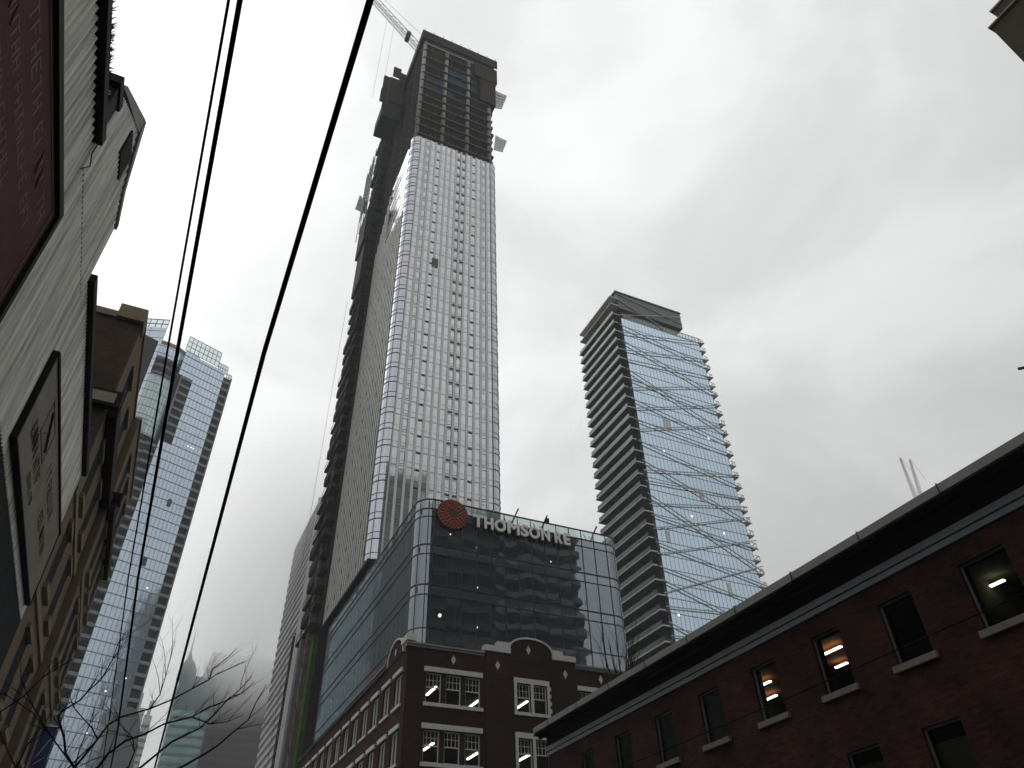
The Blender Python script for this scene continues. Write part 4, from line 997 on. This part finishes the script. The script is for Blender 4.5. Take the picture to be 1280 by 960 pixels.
# ================================================================== BUILDINGS BEHIND THE VIEWER (mirrored in the glass)
ba = thing('slab_block_behind', 'tall dark slab block standing behind the viewer across the street', 'building', (0, 0, 0))
box(14, 64, -60, -22, 0, 129).build('slab', M['refl'], ba)
bb = MB()
for k in range(30): bb.box(13.9, 64.1, -21.99, -21.7, 4+k*4.1, 5.6+k*4.1)
bb.build('floor_bands', M['midgrey'], ba)
bq = thing('balcony_block_behind', 'dark apartment block with wavy balcony edges behind the viewer', 'building', (0, 0, 0))
box(64.3, 86.5, -48, -24, 0, 108).build('apartment_block', M['refl'], bq)
wb = []
for k in range(26):
    m_ = MB(); P_ = [(64.4+i, -22.2-.9*math.sin(i*.55)) for i in range(23)]
    for (x, y), (x2, y2) in zip(P_, P_[1:]): m_.prism([(x, y, 3+k*4.05), (x2, y2, 3+k*4.05), (x2, -24, 3+k*4.05), (x, -24, 3+k*4.05)], (0, 0, 1.3))
    wb.append(m_)
many('balcony_edge', wb, M['refl2'], bq)
lbk = thing('low_block_behind', 'row of dark low buildings closing the street behind the viewer', 'building', (0, 0, 0))
MB().box(-60, -6, -70, -25, 0, 36).box(84, 130, -70, -10, 0, 50).build('row_block', M['refl'], lbk)

# ================================================================== CABLES
def cable(pts, r, lab, grp='overhead cables above the street'):
    mb = MB(); mb.tube(pts, r, 8); tag(mb.build('overhead_cable', M['cable'], None, True), lab, 'cable', grp)
def sag(x0, z0, x1, z1, y0, y1, s, n=30): return [(x0+(x1-x0)*k/n, y0+(y1-y0)*k/n, z0+(z1-z0)*k/n-s*4*(k/n)*(1-k/n)) for k in range(n+1)]
cable([(-.65, -20, 7.05), (-.65, 0, 7.0), (-.65, 2.7, 7.0), (-.66, 6.6, 7.0), (-.66, 12.4, 7), (-.52, 22, 7.0), (-.5, 45, 7.1), (-.4, 90, 7.3)], .020, 'thick black overhead cable, middle of the three crossing the sky')
cable([(-.70, -20, 7.05), (-.71, 0, 7.0), (-.72, 2.74, 7.0), (-.76, 7.2, 7.0), (-.80, 12.4, 7), (-.755, 20.4, 7.0), (-.7, 45, 7.1), (-.7, 90, 7.3)], .011, 'thinnest black overhead cable, leftmost of the three crossing the sky')
cable([(.16, -20, 7.05), (.16, 0, 7.0), (.16, 2.35, 7.0), (.17, 6.26, 7.0), (.35, 14, 7), (.62, 25.3, 7.0), (1.1, 45, 7.1), (2.0, 90, 7.3)], .0255, 'heaviest black overhead cable running down across the sky beside the unfinished tower')
cable([(8, -10, 4.95), (8, 4.3, 4.82), (8, 8, 4.8), (8, 11.3, 4.85), (8, 25, 5.1), (8, 60, 6)], .016, 'thin black cable stretched in front of the right brick windows', None) if False else None
mb = MB(); mb.tube([(12.5, -10, 6.7), (12.5, 6.7, 6.55), (12.5, 12.5, 6.52), (12.5, 17.6, 6.56), (12.5, 40, 6.9)], .012, 6)
tag(mb.build('wall_cable', M['cable'], None, True), 'thin black cable stretched in front of the right brick windows', 'cable')

# ================================================================== TREES
def branchy(mb, p, d, length, r, depth, rnd, spread=.55, upb=.1):
    pts = [p]; rs = [r]; n = 5; q = Vector(p); dd = Vector(d).normalized()
    for k in range(n):
        dd = (dd+Vector((rnd.uniform(-1, 1), rnd.uniform(-1, 1), rnd.uniform(-1, 1)+upb))*.16).normalized()
        q = q+dd*length/n; pts.append(q.copy()); rs.append(r*(1-.72*(k+1)/n))
        if depth > 0 and k >= 1 and rnd.random() < .8:
            s_ = Vector((rnd.uniform(-1, 1), rnd.uniform(-1, 1), rnd.uniform(-.4, 1)))*spread
            branchy(mb, q.copy(), (dd+s_), length*rnd.uniform(.4, .62), rs[-1]*.62, depth-1, rnd, spread, upb)
    mb.tube(pts, rs, 5 if depth else 4)
tr1 = thing('bare_street_tree', 'leafless tree whose thin dark branches spread across the bottom left', 'tree', (-1.3, 9, 0))
def loc(p): return Vector(p)-Vector((-1.3, 9, 0))
TREE = [[(93, 960), (82, 942), (80, 922), (73, 897), (76, 890), (99, 876), (112, 862), (126, 850), (140, 826), (148, 803), (160, 787)],
        [(93, 960), (122, 924), (135, 906), (152, 896), (187, 886), (214, 875), (240, 861), (261, 850), (265, 837), (287, 820), (296, 810)],
        [(240, 861), (262, 849), (272, 842), (290, 834), (304, 827)],
        [(122, 960), (135, 942), (157, 926), (180, 918), (205, 905), (240, 896), (262, 884), (285, 875), (300, 862), (315, 845)],
        [(175, 960), (215, 927), (250, 910), (268, 893), (287, 872), (303, 866), (318, 852)],
        [(225, 960), (255, 943), (272, 932), (295, 912), (310, 900), (320, 878), (333, 856)],
        [(187, 886), (193, 878), (200, 868), (207, 845), (212, 827), (219, 801)],
        [(122, 924), (115, 910), (103, 897), (93, 885), (88, 872)],
        [(20, 960), (8, 935), (0, 915), (-20, 880)], [(20, 960), (35, 930), (55, 905), (70, 880), (90, 862)],
        [(0, 890), (30, 870), (52, 848), (72, 835), (98, 822)], [(93, 960), (60, 915), (40, 890), (10, 870), (-15, 862)],
        [(60, 915), (40, 880), (26, 850), (38, 828)], [(160, 960), (168, 940), (166, 922), (150, 905), (146, 890)],
        [(240, 896), (262, 905), (285, 902), (305, 893)], [(93, 960), (100, 935), (112, 905), (118, 885)]]
def ray3(x, y, dist):      # branch tips measured along sight lines, given real depth of 8.5-10 m
    v = fw*F_PX+rt*(x-640)-up*(y-480); return Vector((0, 0, 1.7))+v*(dist/v.y)
tm_ = MB(); rnd = random.Random(3)
tips = []
for bi, poly in enumerate(TREE):
    dd = [9.0+.5*math.sin(bi*1.7)*min(1, k/3) for k in range(len(poly))]
    if poly[0] != (93, 960) : dd[0] = 9.0
    P_ = [loc(ray3(x, y, d)) for (x, y), d in zip(poly, dd)]
    r = .0125 if bi in (0, 1, 3, 4, 5) else .0075; n = len(P_)
    tm_.tube(P_, [r*(1-.7*k/(n-1)) for k in range(n)], 6)
    for k in range(1, n-1):
        for _ in range(2):
            if rnd.random() < .75:
                dr = (P_[k+1]-P_[k]).normalized()+Vector((rnd.uniform(-.8, .8), rnd.uniform(-.8, .8), rnd.uniform(-.5, .8)))
                branchy(tm_, P_[k], dr, rnd.uniform(.2, .5), .0040, 2, rnd, .7)
trunk_top = Vector((.05, .1, 2.7))
for s_ in ((93, 960), (122, 960), (175, 960), (225, 960), (20, 960), (160, 960)):
    e = loc(ray3(*s_, 9.0)); tm_.tube([trunk_top, trunk_top.lerp(e, .5)+Vector((0, 0, -.06)), e], [.04, .026, .016], 7)
for k in range(8):
    a = k*.8; branchy(tm_, trunk_top+Vector((0, 0, -.3)), (math.cos(a)-.3, math.sin(a)+.3, .55), 1.6, .02, 3, rnd, .6)
tm_.build('crown', M['bark'], tr1, True)
tk = MB(); tk.tube([(0, 0, 0), (.03, .02, 1.2), (.04, .06, 2.2), trunk_top], [.12, .09, .07, .045], 10); tk.build('trunk', M['bark'], tr1, True)
tr2 = thing('bare_tree', 'small bare tree showing above the right eaves in front of the glass block corner', 'tree', (26.6, 40, 0))
rnd = random.Random(11); m_ = MB()
m_.tube([(0, 0, 0), (.1, 0, 6), (.0, .1, 12), (.1, 0, 16)], [.3, .22, .15, .08], 8)
m_.build('trunk', M['bark'], tr2, True)
m_ = MB()
for k in range(15):
    a = rnd.uniform(0, 6.28); branchy(m_, Vector((.05, .05, rnd.uniform(13.5, 16))), (math.cos(a)*.25, math.sin(a)*.35, 1), rnd.uniform(3.0, 5.2), .06, 2, rnd, .45, .5)
m_.build('crown', M['bark'], tr2, True)

# ================================================================== DISTANT LUFFING CRANES
for (bx, tx, tz, lab) in ((478, 468.5, 315.5, 'pale far crane jib leaning left above the right roofline'), (484, 481.5, 316.9, 'pale far crane jib standing nearly upright above the right roofline')):
    c_ = thing('distant_crane', lab, 'crane', (bx, 300, 240), group='far cranes above the right roofline')
    m_ = MB(); lattice(m_, (0, 0, 0), (0, 0, 36), 2.2, 8, .2); m_.build('mast', M['craneorange'], c_)
    m_ = MB(); lattice(m_, (0, 0, 36), ((480 if tx < 475 else 491)-bx, 0, tz-240), 2.2, 9, .22, .4); m_.build('jib', M['craneorange'], c_)
    MB().tube([((480 if tx < 475 else 491)-bx+1, 0, tz-240), ((480 if tx < 475 else 491)-bx+9, 0, 60)], .12, 4).build('rope', M['craneorange'], c_)
    MB().box(-2, 9, -2, 2, 33, 36).build('counter_deck', M['craneorange'], c_)

# ================================================================== AIR
def vol(name, mb, dens, col, label=None):
    m, n, l, b = newmat(name); n.remove(b); pv = n.new('ShaderNodeVolumePrincipled'); pv.inputs['Color'].default_value = (*col, 1)
    pv.inputs['Density'].default_value = dens if isinstance(dens, float) else 0
    l.new(pv.outputs[0], n['Material Output'].inputs['Volume'])
    o = mb.build(name, m); o['kind'] = 'stuff'
    return o, m, n, l, pv
vol('haze', box(-1200, 1200, -200, 900, -1.5, 420), .00042, (.93, .95, .96))
fb = MB()
for zz, k in ((-75, .3), (-62, .62), (-35, .9), (0, 1), (35, .9), (62, .62), (75, .3)): pass
rings_ = [(-1, 0), (-.87, .5), (-.5, .87), (0, 1), (.5, .87), (.87, .5), (1, 0)]
FC, FR = (42, 340, 158), (52, 180, 66)
idx = []
for tz, tr in rings_:
    row = []
    for j in range(20):
        a = 2*math.pi*j/20; row.append(len(fb.v)); fb.v.append((FC[0]+FR[0]*1.03*max(tr, .02)*math.cos(a), FC[1]+FR[1]*1.03*max(tr, .02)*math.sin(a), FC[2]+FR[2]*1.03*tz))
    idx.append(row)
for r1, r2 in zip(idx, idx[1:]):
    for j in range(20): fb.f.append((r1[j], r1[(j+1) % 20], r2[(j+1) % 20], r2[j]))
fb.f.append(tuple(reversed(idx[0]))); fb.f.append(tuple(idx[-1]))
o, m, n, l, pv = vol('low_cloud', fb, 0, (.985, .985, .99))
t = n.new('ShaderNodeTexCoord'); sb2 = n.new('ShaderNodeVectorMath'); sb2.operation = 'SUBTRACT'; sb2.inputs[1].default_value = FC; l.new(t.outputs['Object'], sb2.inputs[0])
dv_ = n.new('ShaderNodeVectorMath'); dv_.operation = 'DIVIDE'; dv_.inputs[1].default_value = FR; l.new(sb2.outputs[0], dv_.inputs[0])
ln_ = n.new('ShaderNodeVectorMath'); ln_.operation = 'LENGTH'; l.new(dv_.outputs[0], ln_.inputs[0])
nz = n.new('ShaderNodeTexNoise'); nz.inputs['Scale'].default_value = .03; nz.inputs['Detail'].default_value = 3; l.new(t.outputs['Object'], nz.inputs['Vector'])
md = n.new('ShaderNodeMath'); md.operation = 'MULTIPLY_ADD'; md.inputs[1].default_value = .35; l.new(nz.outputs[0], md.inputs[0]); l.new(ln_.outputs['Value'], md.inputs[2])
mr = n.new('ShaderNodeMapRange'); mr.interpolation_type = 'SMOOTHSTEP'
for i, v in enumerate((.40, 1.15, .034, 0)): mr.inputs[i+1].default_value = v
l.new(md.outputs[0], mr.inputs[0]); l.new(mr.outputs[0], pv.inputs['Density']); pv.inputs['Anisotropy'].default_value = .7
